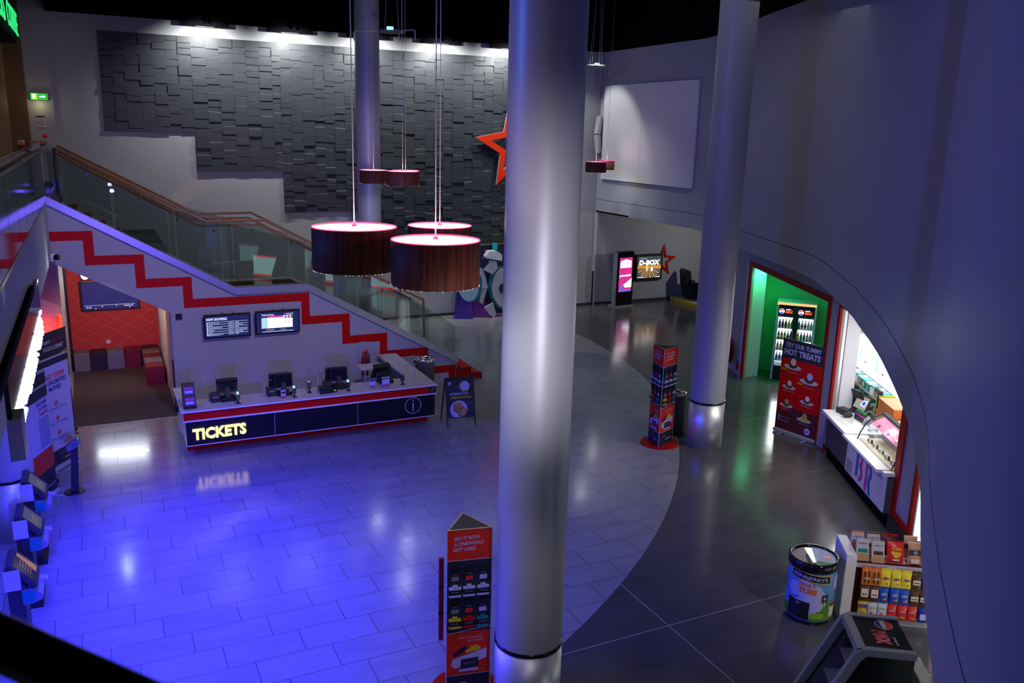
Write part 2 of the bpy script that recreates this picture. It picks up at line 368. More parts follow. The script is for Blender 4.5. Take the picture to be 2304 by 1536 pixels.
def face(nx, ny): return math.atan2(nx, -ny)   # turns a local -y front towards (nx, ny)
def seg(a, b):
    d = Vector((b[0]-a[0], b[1]-a[1])); L = d.length; d /= L
    return Matrix(((d.x, -d.y, 0, a[0]), (d.y, d.x, 0, a[1]), (0, 0, 1, 0), (0, 0, 0, 1))), L
ORD = ['first', 'second', 'third', 'fourth', 'fifth', 'sixth', 'seventh', 'eighth', 'ninth', 'tenth']

# ================================================================== STRUCTURE
struct('floor', MB().quad([(-6, -12, 0), (24, -12, 0), (24, 26.3, 0), (-6, 26.3, 0)], 'floor_tiles'))
struct('ceiling', MB().box(-0.76, 21, -2, 26.3, 10.6, 10.8, 'matte_black'))
struct('wall_back', MB().box(-0.76, 21.5, 26.1, 26.3, 0, 8.75, 'wall_grey').box(-0.76, 21.5, 25.98, 26.3, 8.75, 10.6, 'matte_black').box(-0.76, -0.70, 20, 25.98, 8.75, 10.6, 'matte_black'))
mb = MB().box(-1.36, -0.76, 26.0, 26.3, 0, 11.5, 'wall_grey').box(-5, -1.36, 25.9, 26.3, 0, 11.5, 'brown_wall')
struct('wall_back_left', mb)
struct('floor_upper', MB().box(-6, -0.86, 18.4, 26.0, 4.2, 4.46, 'dark_grey'))
struct('baseboard_back', MB().box(7.6, 21, 26.07, 26.1, 0, 0.09, 'charcoal'))
# bulkhead and the long curved drum wall that overhangs the shopfronts
plan = [(16.0, 26.1), (16.0, 24), (16.0, 22), (15.98, 20.6), (15.6, 19.3), (15.0, 17.9), (14.18, 16.2), (13.42, 14.3), (12.68, 12.5), (12.0, 11.42), (11.22, 10.35), (10.5, 9.38),
        (9.9, 8.65), (9.4, 8.04), (8.8, 7.34), (8.19, 6.67), (7.6, 6.04), (7.0, 5.42), (6.33, 4.78), (5.65, 4.17), (4.7, 3.39), (3.6, 2.42), (2.8, 1.6), (2.2, 0.6), (2.0, -1.0)]
def smooth(pts, k=4):
    out = []
    for i in range(len(pts)-1):
        p0, p1, p2, p3 = [Vector(pts[min(max(j, 0), len(pts)-1)]) for j in (i-1, i, i+1, i+2)]
        for t in range(k):
            u = t/k; out.append(0.5*((2*p1)+(p2-p0)*u+(2*p0-5*p1+4*p2-p3)*u*u+(3*p1-p0-3*p2+p3)*u**3))
    out.append(Vector(pts[-1])); return [(p.x, p.y) for p in out]
pl_ = smooth(plan)
def offs(pts, d):
    out = []
    for i in range(len(pts)):
        a = Vector(pts[max(i-1, 0)]); b = Vector(pts[min(i+1, len(pts)-1)]); t = (b-a).normalized(); out.append((pts[i][0]-t.y*d, pts[i][1]+t.x*d))
    return out
out_ = offs(pl_, 0.25); n = len(pl_)
def wallstrip(z0, z1, inn, m):
    mb = MB(); vs = []
    for (x, y), (u, v) in zip(inn, out_): vs += [(x, y, z0), (x, y, z1), (u, v, z0), (u, v, z1)]
    fs = []
    for i in range(n-1):
        a = 4*i; b = a+4; fs += [(a, b, b+1, a+1), (a+2, a+3, b+3, b+2), (a, a+2, b+2, b), (a+1, b+1, b+3, a+3)]
    fs += [(0, 1, 3, 2), (4*n-4, 4*n-2, 4*n-1, 4*n-3)]
    mb.add(vs, [f for i, f in enumerate(fs) if i >= 4*(n-1) or i % 4], m)
    inner = [p for (x, y) in inn for p in ((x, y, z0), (x, y, z1))]
    mb.add(inner, [(2*i, 2*i+2, 2*i+3, 2*i+1) for i in range(n-1)], m, True)
    return mb
struct('wall_right_upper', wallstrip(3.82, 8.75, pl_, 'drum_paint'))
struct('wall_right_top', wallstrip(8.75, 10.6, offs(pl_, -0.02), 'matte_black'))
struct('trim_1', wallstrip(3.37, 3.805, pl_, 'drum_paint'))
struct('trim_2', wallstrip(3.805, 3.82, offs(pl_, 0.03), 'matte_black'))
# soffit behind the overhang and over the arcade alcove
back = offs(pl_, 3.2)
vs = []
for (x, y), (u, v) in zip(offs(pl_, 0.2), back): vs += [(x, y, 3.40), (u, v, 3.40)]
struct('ceiling_lower', MB().add(vs, [(2*i, 2*i+1, 2*i+3, 2*i+2) for i in range(n-1)], 'wall_grey').box(16, 23, 15.5, 26.3, 3.37, 3.42, 'wall_grey'))
struct('wall_arcade', MB().box(21.5, 21.6, 16, 26.3, 0, 3.4, 'wall_grey'))
struct('trim_3', MB().box(15.98, 16.06, 26.02, 26.1, 0, 3.37, 'light_grey').box(15.96, 15.98, 26.0, 26.08, 0, 1.25, 'black'))
# ------------------------------------------------ shopfront wall under the drum
FP = [(16.4, 20.4), (15.27, 17.6), (14.68, 16.42), (12.83, 11.95), (12.75, 11.66), (11.03, 8.56), (10.62, 7.88), (9.8, 4.7), (7.3, 1.2)]
def wseg(a, b, z0, z1, m='wall_grey', t=0.12):
    mx, L = seg(a, b); o = struct('wall_right', MB().box(0, L, 0, t, z0, z1, m)); o.matrix_world = mx
wseg(FP[0], FP[2], 0, 3.4); wseg(FP[2], FP[3], 3.05, 3.4); wseg(FP[3], FP[4], 0, 3.4); wseg(FP[4], FP[5], 3.05, 3.4); wseg(FP[5], FP[6], 0, 3.4)
wseg(FP[6], FP[7], 3.05, 3.4); wseg(FP[7], FP[8], 0, 3.4)
def frame(a, b, top, wdt, name, bottom=False, m='red_frame'):
    mx, L = seg(a, b); f = MB()
    f.box(0, wdt, -0.03, 0.02, 0.02 if not bottom else 0.25, top, m).box(L-wdt, L, -0.03, 0.02, 0.02 if not bottom else 0.25, top, m).box(wdt, L-wdt, -0.03, 0.02, top-wdt, top, m)
    if bottom: f.box(wdt, L-wdt, -0.03, 0.02, 0.25, 0.25+wdt, m)
    o = struct(name, f); o.matrix_world = mx; return o
frame(FP[2], FP[3], 3.05, 0.12, 'trim_4'); frame(FP[4], FP[5], 3.03, 0.10, 'trim_5'); frame(FP[5], FP[6], 3.0, 0.11, 'trim_6', True)
mx, L = seg(FP[1], FP[2]); struct('trim_7', MB(mx).box(-1.2, L-0.02, -0.025, 0, 0.12, 0.36, 'red_frame'))
mx, L = seg(FP[5], FP[6]); struct('baseboard_right', MB(mx).box(-0.1, L+0.1, -0.06, 0.0, 0, 0.25, 'black'))
# green alcove with the drinks fridge
wseg((14.68, 16.42), (15.24, 16.42), 0, 3.0, 'matte_white', 0.1)
wseg((15.24, 16.42), (15.34, 17.3), 0, 3.0, 'green_wall', 0.1)
wseg((15.3, 17.35), (17.9, 14.75), 0, 3.0, 'green_wall', 0.1)
wseg((17.6, 15.05), (12.93, 12.02), 0, 3.0, 'matte_white', 0.1)
struct('floor_alcove', MB().quad([(15.28, 16.45, 0.004), (15.36, 17.25, 0.004), (17.7, 14.9, 0.004), (15.4, 13.5, 0.004), (15.0, 15.9, 0.004)], 'green_floor'))
struct('ceiling_alcove', MB().quad([(14.7, 16.5, 3.01), (12.9, 12.0, 3.01), (18, 14.6, 3.01), (15.3, 17.5, 3.01)], 'green_wall'))
# ice cream shop interior
mx, L = seg(FP[4], FP[5])
for bx in ((.10, .16, .12, .38), (3.70, 3.78, .12, 1.4)):
    struct('wall_shop', MB().box(*bx, 0, 3.1, 'white')).matrix_world = mx
struct('ceiling_shop', MB(mx).box(-3.2, 3.65, .12, 1.5, 3.1, 3.14, 'white'))

# ------------------------------------------------ left: balcony, carpeted nook, far wall
mb = MB().box(-3.5, -0.85, -2, 18.75, 3.43, 4.42, 'stair_wall').box(-1.05, -0.85, -2, 18.75, 4.42, 4.47, 'stair_wall')
struct('wall_balcony', mb)
struct('trim_8', MB().box(-0.98, -0.84, -2, 18.78, 4.47, 4.52, 'brass'))
struct('wall_left', MB().box(-3.5, -2.6, -2, 18.75, 0, 3.43, 'stair_wall'))
# stair wall with its sloping opening to the nook
YS = 18.8
prof = [(1.24, 0), (7.72, 0), (7.72, 0.50), (4.12, 2.49), (2.57, 2.49), (-0.86, 4.47), (-0.86, 3.30), (-0.66, 3.20), (1.24, 2.17)]
struct('wall_stair', MB().prism(prof, YS, YS+0.12, 'stair_wall', 'y'))
# painted stepped line
zig = [(-0.87, 3.92), (-0.09, 3.92), (-0.09, 3.42), (0.81, 3.42), (0.81, 2.91), (1.70, 2.91), (1.70, 2.435), (4.15, 2.435), (4.15, 1.895), (5.06, 1.895), (5.06, 1.37), (5.95, 1.37), (5.95, 0.935), (6.98, 0.935), (6.98, 0.43), (7.70, 0.43)]
t = 0.185; mb = MB(); y = YS-0.004
for i in range(len(zig)-1):
    (xa, za), (xb, zb) = zig[i], zig[i+1]
    if abs(za-zb) < 1e-6: mb.rect(xa-(t if i else 0), xb, za-t, za, y, 'red')
    else: mb.rect(xa-t, xa, zb, za-t, y, 'red')
mb.rect(7.70-t, 7.70, 0.02, 0.43-t, y, 'red')
struct('trim_9', mb)
struct('wall_nook_back', MB().box(-0.80, 1.3, 23.25, 23.35, 0, 3.42, 'lattice_red'))
struct('wall_nook_left', MB().box(-1.9, -0.82, 20.2, 20.3, 0, 3.4, 'wall_grey').box(-0.92, -0.84, 20.3, 23.25, 0, 3.4, 'wall_grey').box(-0.83, -0.79, 23.05, 23.25, 0, 3.3, 'black'))
struct('wall_nook_right', MB().box(1.22, 1.32, 18.92, 23.25, 0, 3.1, 'matte_white').box(1.20, 1.23, 18.70, 18.82, 0, 1.15, 'black').box(1.2, 1.3, 18.74, 18.82, 0, 0.12, 'black'))
struct('ceiling_nook', MB().quad([(-2, 18.92, 3.42), (1.3, 18.92, 3.42), (1.3, 23.3, 3.42), (-2, 23.3, 3.42)], 'wall_grey'))
tag(MB().box(-0.79, 1.22, 18.5, 23.24, 0.0, 0.012, 'carpet').build('carpet'), 'brown speckled carpet on the floor of the nook below the stairs', 'carpet')

# ================================================================== STAIRCASE
st = thing('staircase', 'wide straight staircase with a half landing, glass sides and bronze rails climbing left', 'staircase', (0, 0, 0))
# stringer caps, front and rear
def strip(path, y0, y1, th, m, name, top_slope=0.0):
    mb = MB(); vs = []
    for x, z in path: vs += [(x, y0, z), (x, y1, z), (x, y0, z-th), (x, y1, z-th)]
    fs = []
    for i in range(len(path)-1):
        a = 4*i; b = a+4; fs += [(a, b, b+1, a+1), (a+2, a+3, b+3, b+2), (a, a+2, b+2, b), (a+1, b+1, b+3, a+3)]
    fs += [(0, 1, 3, 2), (4*len(path)-4, 4*len(path)-2, 4*len(path)-1, 4*len(path)-3)]
    return mb.add(vs, fs, m).build(name, st)
capp = [(-0.86, 4.62), (2.57, 2.64), (4.12, 2.64), (7.74, 0.64)]
strip(capp, 18.74, 18.93, 0.16, 'cap_metal', 'stringer')
strip([(x, z-0.2) for x, z in capp], 20.60, 20.74, 0.5, 'brown_wall', 'stringer')
# flights
def flight(x0, z0, x1, z1, n_):
    dx = (x1-x0)/n_; dz = (z1-z0)/n_
    for i in range(n_):
        xa = x0+i*dx; xb = xa+dx; z = z0+(i+1)*dz; lo, hi = min(xa, xb), max(xa, xb)
        MB().box(lo, hi, 18.93, 20.6, z-0.04, z, 'crimson').box(hi-0.05, hi+0.001, 18.93, 20.6, z-0.045, z+0.004, 'red').box(hi-0.05, hi-0.03, 18.93, 20.6, z-dz, z-0.04, 'black').build('step', st)
flight(7.9, 0.0, 4.2, 2.20, 13); flight(2.5, 2.20, -0.86, 4.46, 13)
MB().box(2.5, 4.2, 18.93, 20.6, 2.16, 2.2, 'crimson').build('half_landing', st)
# bottom steps that run past the wall
MB().prism([(7.74, 0.0), (8.36, 0.0), (8.36, 0.17), (8.07, 0.17), (8.07, 0.33), (7.74, 0.33)], 18.74, 20.6, 'red', 'y').box(7.74, 8.38, 18.72, 20.62, 0, 0.03, 'grey').build('bottom_steps', st)
MB().tube([(7.76, 18.73, 0.5), (7.76, 18.73, 0.34), (8.07, 18.73, 0.34), (8.07, 18.73, 0.18), (8.36, 18.73, 0.18), (8.36, 18.73, 0.04)], 0.02, 'charcoal', 6).build('edge_strip', st)
# glass
def glassrun(y, path, top, nm, gm='balustrade_glass'):
    for i in range(len(path)-1):
        (xa, za), (xb, zb) = path[i], path[i+1]; (ta, tb) = top[i]
        MB().prism([(xa+0.01, za), (xb-0.01, zb), (xb-0.01, tb), (xa+0.01, ta)], y-0.006, y+0.006, gm, 'y').build('glass_panel', st)
gp = [(-0.84, 4.47), (0.33, 3.80), (1.45, 3.15), (2.57, 2.50), (4.12, 2.50), (5.25, 1.91), (6.45, 1.28), (7.70, 0.62)]
gt = [(5.48, 4.90), (4.90, 4.30), (4.30, 3.98), (3.98, 3.55), (3.50, 2.90), (2.90, 2.25), (2.22, 1.40)]
glassrun(18.84, gp, gt, 'f')
glassrun(20.66, gp, gt, 'r')
# rails: bronze-brown timber handrails, two at the front, two at the rear
RP = [(-0.62, 5.51), (2.06, 4.05), (3.25, 4.06), (6.72, 2.17)]
RL = [(-0.62, 5.41), (1.92, 3.955), (3.17, 3.955), (6.60, 2.10)]
for y0, pts in ((18.80, RP), (20.54, RP)):
    MB().tube([(pts[0][0], y0, pts[0][1]), *[(a, y0, b) for a, b in pts[1:]], (6.86, y0, 2.10), (6.88, y0, 1.18)], 0.026, 'wood_rail', 10).build('handrail', st)
for y0, pts in ((18.94, RL), (20.42, RL)):
    h = MB().tube([(a, y0, b) for a, b in pts], 0.022, 'wood_rail', 10).build('handrail', st)
    bk_ = MB()
    for x, z in ((-0.1, 5.06), (0.8, 4.54), (1.5, 4.14), (2.2, 3.9), (3.0, 3.9), (3.8, 3.57), (4.9, 2.97), (5.9, 2.43)):
        bk_.cyl((x, y0, z), (x, 18.83 if y0 < 19.5 else 20.55, z-0.05), 0.012, 0.02, 'chrome', 8)
    bk_.build('bracket', h)
MB().tube([(-0.62, 18.8, 5.51), (-0.62, 18.8, 4.6)], 0.03, 'charcoal', 8).build('post', st)

# balcony balustrade on the left, level
bb = thing('balcony_balustrade', 'level glass balustrade with a bronze handrail along the left balcony', 'balustrade', (-0.85, 0, 4.5))
for k in range(12):
    MB().box(-0.006, 0.006, 2.4+k*1.36, 2.4+k*1.36+1.33, 0.0, 1.12, 'side_glass').build('glass_panel', bb)
MB().tube([(0.03, y, 0.98) for y in (2.4, 8, 13, 18.7)], 0.024, 'wood_rail', 10).build('handrail', bb)
MB().tube([(-0.14, y, 0.90) for y in (2.4, 8, 13, 18.7)], 0.022, 'wood_rail', 10).build('handrail', bb)
mb = MB()
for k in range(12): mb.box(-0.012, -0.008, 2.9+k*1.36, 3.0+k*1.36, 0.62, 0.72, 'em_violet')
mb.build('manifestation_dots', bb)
# near rail in front of the viewer, out of focus
nr = thing('viewing_rail', 'blurred dark steel rail right in front of the viewer at lower left', 'rail', (0, 0, 0))
def railtube(p, q, r, m, nm):
    p, q = Vector(p), Vector(q); d = (q-p).normalized(); MB().tube([p-d*0.9, p, q, q+d*0.9], r, m, 14).build(nm, nr)
railtube((-0.248, 0.938, 5.600), (0.176, 0.371, 5.600), 0.0085, 'gloss_black', 'top_tube')
railtube((-0.252, 0.923, 5.595), (0.168, 0.389, 5.595), 0.0035, 'chrome', 'highlight_strip')  # tube highlight built as a thin chrome strip
railtube((-0.251, 0.911, 5.590), (0.142, 0.408, 5.590), 0.0085, 'gloss_black', 'lower_tube')
railtube((-0.248, 0.897, 5.583), (0.112, 0.424, 5.583), 0.004, 'chrome', 'lower_highlight_strip')  # second highlight, again a chrome strip

# ================================================================== PANEL WALL
def panel():
    mb = MB(); rnd = random.Random(3); cw = 0.335
    def bottom(x):
        return 5.80 if x < 2.71 else 4.74 if x < 5.11 else 3.53 if x < 7.5 else 2.42
    x = 0.41; X1 = 13.4; ztop = 8.36
    seams = (2.71, 5.11, 7.5)
    while x < X1-0.1:
        xn = x+cw*rnd.uniform(0.85, 1.15)
        for sx in seams:
            if x < sx-0.02 and xn > sx-0.12: xn = sx; break
        xn = min(xn, X1); b = bottom((x+xn)/2); z = ztop
        while z > b+0.03:
            zn = max(z-rnd.uniform(0.13, 0.30), b)
            if zn-b < 0.07: zn = b
            d0 = rnd.uniform(0.04, 0.085); d = [d0+rnd.uniform(-0.004, 0.004) for _ in range(4)]; base = 0.0; tl = rnd.uniform(-0.022, 0.022)
            ta, tb = z+rnd.choice((0, tl)), z-rnd.choice((0, tl)); yb = 26.1
            if z == ztop: ta = tb = z
            bv = 0.022 if rnd.random() < 0.62 and z != ztop else 0.004
            f = [(x, yb-d[0], zn), (xn, yb-d[1], zn), (xn, yb-d[2], tb-bv), (x, yb-d[3], ta-bv), (xn, yb-d[2]*0.62, tb), (x, yb-d[3]*0.62, ta)]
            bk2 = [(x, yb-0.001, zn), (xn, yb-0.001, zn), (xn, yb-0.001, tb), (x, yb-0.001, ta)]
            mb.add(f+bk2, [(0, 1, 2, 3), (3, 2, 4, 5), (0, 6, 7, 1), (1, 7, 8, 4, 2), (5, 4, 8, 9), (3, 5, 9, 6, 0)], 'slate')
            z = zn
        x = xn
    return mb.build('textured_wall_panel')
tag(panel(), 'huge dark grey relief panel of uneven stone-like tiles stepping down the back wall', 'wall panel')
def star(R, r, w_, th, m, edge='light_grey'):
    mb = MB(); A = []; B = []
    for k in range(10):
        a = PI/2+k*PI/5; q = R if k % 2 == 0 else r; A.append((q*math.cos(a), q*math.sin(a)))
        q2 = (R-w_*1.9) if k % 2 == 0 else (r-w_*0.75); B.append((q2*math.cos(a), q2*math.sin(a)))
    vs = []
    for (x, z), (u, v) in zip(A, B): vs += [(x, 0, z), (x, th, z), (u, 0, v), (u, th, v)]
    f1 = []; f2 = []
    for k in range(10):
        a = 4*k; b = 4*((k+1) % 10); f1 += [(a, b, b+2, a+2)]; f2 += [(a, a+1, b+1, b), (a+2, b+2, b+3, a+3), (a+1, a+3, b+3, b+1)]
    mb.add(vs, f1, m); mb.add(vs, f2, edge); return mb
o = star(1.45, 0.60, 0.30, 0.07, 'sign_red').build('wall_star'); tag(o, 'large orange-red star outline mounted on the dark relief panel', 'star sign', loc=(12.63, 25.85, 5.62)); o.rotation_euler = (0, rad(-9), 0)
o = star(0.62, 0.25, 0.13, 0.02, 'red', 'red').build('wall_star'); tag(o, 'smaller red star outline on the arcade wall behind the racing screen', 'star sign', loc=(19.02, 26.06, 1.50)); o.rotation_euler = (0, rad(4), 0)
# grazing light fittings at the ceiling
for k, x in enumerate((3.1, 5.4, 7.7, 10.0, 12.3)):
    t_ = thing('ceiling_spotlight', 'long black ceiling fitting washing the relief panel, %s from the left' % ORD[k], 'spotlight', (x, 25.86, 8.75), 0, 'ceiling fittings along the back wall')
    MB().box(-0.62, 0.62, -0.1, 0.11, -0.13, 0.03, 'matte_black').build('housing', t_)
    MB().box(-0.25, 0.25, -0.03, 0.05, -0.135, -0.13, 'grey').build('lens', t_)
    MB().box(-0.02, 0.02, -1.05, -0.1, -0.06, -0.02, 'matte_black').cyl((0, -1.06, -0.02), (0, -1.01, -0.13), 0.045, 0.05, 'matte_black', 12).build('added_lamp_head', t_)  # arm and head added to hold the wash light off the wall
    l = lamp('wash_lamp', 'SPOT', (0, -1.0, -0.15), None, 470, (0.97, 1.0, 0.97), spot_size=rad(128), spot_blend=0.85, shadow_soft_size=0.03)
    l.parent = t_; l.rotation_euler = (rad(44), 0, 0)
# white projection board, wall speaker boxes
tag(MB().box(15.92, 15.975, 20.63, 25.75, 4.54, 7.64, 'white').build('projection_board'), 'blank white rectangular board high on the grey bulkhead', 'board')
for k, (z, tl) in enumerate(((6.35, 8), (5.72, -8))):
    o = MB().rbox(-0.07, 0.07, -0.12, 0.12, -0.30, 0.30, 'light_grey', 0.02).build('wall_speaker')
    tag(o, 'slim pale wall speaker in the far corner, %s of the pair' % ('upper' if k == 0 else 'lower'), 'speaker', 'pair of wall speakers', (15.84, 25.92, z)); o.rotation_euler = (0, rad(tl), 0)

lamp('added_board_fill', 'SPOT', (13.6, 25.4, 8.6), (16.0, 25.0, 5.6), 210, (0.97, 1.0, 0.95), spot_size=rad(62), spot_blend=0.5, shadow_soft_size=0.05)  # added spot brightening the left part of the board
lamp('added_corner_fill', 'SPOT', (14.2, 23.6, 8.6), (13.2, 25.0, 0.6), 480, (0.97, 1.0, 0.95), spot_size=rad(80), spot_blend=1, shadow_soft_size=0.05)  # added spot brightening the far floor, no fitting
# ================================================================== COLUMNS
def column(x, y, label, r=0.345):
    t_ = thing('column', label, 'column', (x, y, 0))
    MB().lathe([(r, 0.95), (r, 10.6)], 'column_paint', 64).build('shaft', t_)
    MB().lathe([(r-0.02, 0), (r+0.004, 0.0), (r+0.004, 0.91), (r-0.02, 0.91)], 'steel', 64).build('sleeve', t_)
    MB().lathe([(r-0.03, 0.905), (r+0.008, 0.91), (r+0.010, 0.95), (r-0.03, 0.955)], 'gloss_black', 64).build('joint_ring', t_)
    return t_
column(3.68, 6.93, 'biggest and nearest round grey column with a steel sleeve, beside the near gift card display')
column(10.69, 12.86, 'round lilac-grey column with a steel sleeve beside the far gift card display')
column(6.69, 22.6, 'distant round blue-lit column in front of the relief panel, behind the hanging lamps', 0.318)
column(-1.48, 13.7, 'blue-lit column at the left edge behind the ticket machines')

# ================================================================== PENDANTS
def pendant(x, y, d, h, label, group, ztop=5.16):
    t_ = thing('pendant_lamp', label, 'lamp', (x, y, ztop), 0, group); r = d/2
    MB().lathe([(r, -h), (r, 0), (r-0.006, 0), (r-0.006, -h), (r, -h)], 'veneer', 48).build('shade', t_)
    MB().add([(0, 0, -0.012)]+[((r-0.007)*math.cos(2*PI*k/48), (r-0.007)*math.sin(2*PI*k/48), -0.012) for k in range(48)], [(0, k+1, (k+1) % 48+1) for k in range(48)], 'em_pink_top').build('top_diffuser', t_)
    MB().lathe([(r-0.007, -0.013), (r-0.007, 0.001), (r+0.001, 0.001), (r+0.001, -0.006)], 'em_pink_edge', 48, smooth=False).build('rim', t_)
    MB().add([(0, 0, -h+0.01)]+[((r-0.007)*math.cos(2*PI*k/48), (r-0.007)*math.sin(2*PI*k/48), -h+0.01) for k in range(48)], [(0, (k+1) % 48+1, k+1) for k in range(48)], 'em_white').build('bottom_diffuser', t_)
    mb = MB(); rn = random.Random(int(x*100))
    for k in range(64):
        if rn.random() < 0.35: continue
        a = 2*PI*k/64+rn.uniform(-.02, .02); q = rn.uniform(0.0018, 0.0038)*d/0.7; mb.ball((r*math.cos(a), r*math.sin(a), -h-0.003), q, 'em_bead', 6)
    mb.build('bead_trim', t_, kind='stuff')  # beads emit light so the lower edge sparkles
    MB().cyl((0, 0, 0), (0, 0, 0.018), 0.022, 0.022, 'em_pink_edge').cyl((0, 0, 0.018), (0, 0, 0.05), 0.008, 0.006, 'pink').build('cord_grip', t_)
    c_ = MB().tube([(0, 0, 0.05), (0, 0, 10.58-ztop)], 0.0042, 'matte_white', 6).build('cord', t_)
    l = lamp('pendant_downlight', 'SPOT', (0, 0, -h-0.03), None, 38 if group == G1 else 12, (0.93, 0.92, 1.0), spot_size=rad(165), spot_blend=0.6, shadow_soft_size=0.1); l.parent = t_
    l = lamp('pendant_glow', 'POINT', (0, 0, 0.06), None, 2, (1.0, 0.35, 0.5), shadow_soft_size=0.05); l.parent = t_
    return t_
G1 = 'nearest cluster of three drum lamps'; G2 = 'middle cluster of drum lamps before the relief panel'; G3 = 'farthest drum lamps by the projection board'
pendant(1.92, 6.93, 0.70, 0.355, 'left drum pendant lamp of the nearest trio, dark veneer shade', G1, 5.22)
pendant(2.38, 6.25, 0.70, 0.355, 'front right drum pendant lamp of the nearest trio, lowest of all', G1, 5.18)
pendant(3.40, 8.80, 0.70, 0.355, 'rear drum pendant lamp of the nearest trio, partly hidden by the front one', G1, 5.00)
f1 = pendant(6.39, 21.17, 0.70, 0.33, 'left small-looking drum lamp in front of the blue distant column', G2, 5.02)
f2 = pendant(6.12, 18.10, 0.70, 0.31, 'right front drum lamp of the middle cluster', G2, 5.14)
f3 = pendant(6.74, 19.72, 0.66, 0.31, 'drum lamp hidden right behind another in the middle cluster', G2, 5.08)
pendant(13.06, 21.41, 0.60, 0.30, 'left drum lamp of the farthest pair, cut by the big column', G3, 5.27)
pendant(15.12, 24.13, 0.52, 0.30, 'right drum lamp of the farthest pair in front of the projection board', G3, 5.22)
for (x, y, z, lab, arms) in ((6.45, 19.8, 8.2, 'suspended grey ceiling hub with a green pilot light above the middle lamps', ((6.39-6.45-0.62, 0.6), (0.2, 0.1), (0.36, -0.5))),
                             (14.1, 23.4, 8.05, 'suspended grey ceiling hub with a green pilot light near the projection board', ((0.6, 0.2), (-0.5, 0.2)))):
    t_ = thing('lamp_hub', lab, 'light fitting', (x, y, z), 0, 'lamp hubs')
    MB().lathe([(0.001, -0.03), (0.30, -0.03), (0.32, 0.0), (0.30, 0.03), (0.001, 0.03)], 'dark_grey', 20).build('plate', t_)
    MB().box(-0.2, -0.06, -0.31, -0.25, 0.0, 0.07, 'em_mint').build('pilot_light', t_)
    for a_, b__ in arms:
        MB().tube([(0, 0, 0.01), (a_, b__, 0.01), (a_*1.05, b__*1.05, -0.03), (a_*1.05, b__*1.05, -0.2)], 0.012, 'light_grey', 6).build('arm', t_)
    for k in range(4):
        MB().tube([(0.22*math.cos(k*PI/2+.5), 0.22*math.sin(k*PI/2+.5), 0.03), (0.06*math.cos(k*PI/2), 0.06*math.sin(k*PI/2), 10.58-z)], 0.006, 'grey', 5).build('suspension_wire', t_)

# ================================================================== TICKET COUNTER
YC = 15.78; ZT = 0.95
tc_ = thing('ticket_counter', 'long L-shaped ticket counter, black front with a red band and white edges', 'counter', (0, 0, 0))
MB().box(1.16, 6.00, YC, YC+0.08, 0.275, 0.74, 'gloss_black').box(1.16, 1.24, YC+0.08, 17.2, 0.275, 0.74, 'white').box(5.92, 6.00, YC+0.08, 18.4, 0.275, 0.74, 'gloss_black').build('front_panel', tc_)
MB().box(1.14, 5.86, YC-0.02, YC+0.06, 0.765, 0.925, 'red').box(5.98, 6.02, YC+0.06, 18.4, 0.765, 0.925, 'red').build('red_band', tc_)
MB().box(5.86, 6.02, YC-0.022, YC+0.06, 0.765, 0.925, 'black').quad([(5.90, YC-0.024, 0.80), (5.93, YC-0.024, 0.80), (5.98, YC-0.024, 0.89), (5.95, YC-0.024, 0.89)], 'grey').build('corner_badge', tc_)
mb = MB(); mb.box(1.10, 6.04, YC-0.05, 16.42, 0.925, ZT, 'pale_top').box(5.60, 6.04, 16.42, 18.45, 0.925, ZT, 'pale_top').box(1.10, 1.42, 16.42, 17.35, 0.925, ZT, 'pale_top')
mb.box(5.02, 5.60, 17.75, 18.2, 0.80, 0.83, 'pale_top')
mb.build('worktop', tc_)
MB().box(1.09, 6.05, YC-0.055, YC-0.05, 0.922, ZT+0.001, 'white').box(1.12, 6.03, YC-0.045, YC+0.0, 0.74, 0.765, 'white').box(1.09, 1.10, YC-0.05, 17.35, 0.922, ZT+0.001, 'white').build('white_edge', tc_)
MB().box(1.20, 6.02, YC+0.50, YC+0.60, 0, 0.26, 'red').box(1.22, 5.95, YC+0.08, YC+0.5, 0.24, 0.262, 'black').box(1.16, 6.0, YC-0.004, YC+0.08, 0.262, 0.276, 'white').build('plinth', tc_)
MB().box(2.745, 2.757, YC-0.003, YC, 0.28, 0.74, 'grey').box(4.365, 4.377, YC-0.003, YC, 0.28, 0.74, 'grey').build('panel_joints', tc_)
MB().box(1.35, 5.55, 16.40, 16.42, 0.3, 0.92, 'dark_grey').box(5.58, 5.60, 16.45, 18.4, 0.3, 0.92, 'dark_grey').build('back_panel', tc_)
MB().text('TICKETS', 1.27, 0.375, 0.95, 0.215, YC-0.035, 'em_letter', bold=0.035, slope=0.015, th=0.03).build('lit_letters', tc_)
MB().ring(5.53, 0.54, 0.175, 0.014, YC-0.004, 'light_grey').disc(5.53, 0.65, 0.016, YC-0.004, 'light_grey').box(5.517, 5.543, YC-0.004, YC-0.002, 0.42, 0.60, 'light_grey').build('information_symbol', tc_)

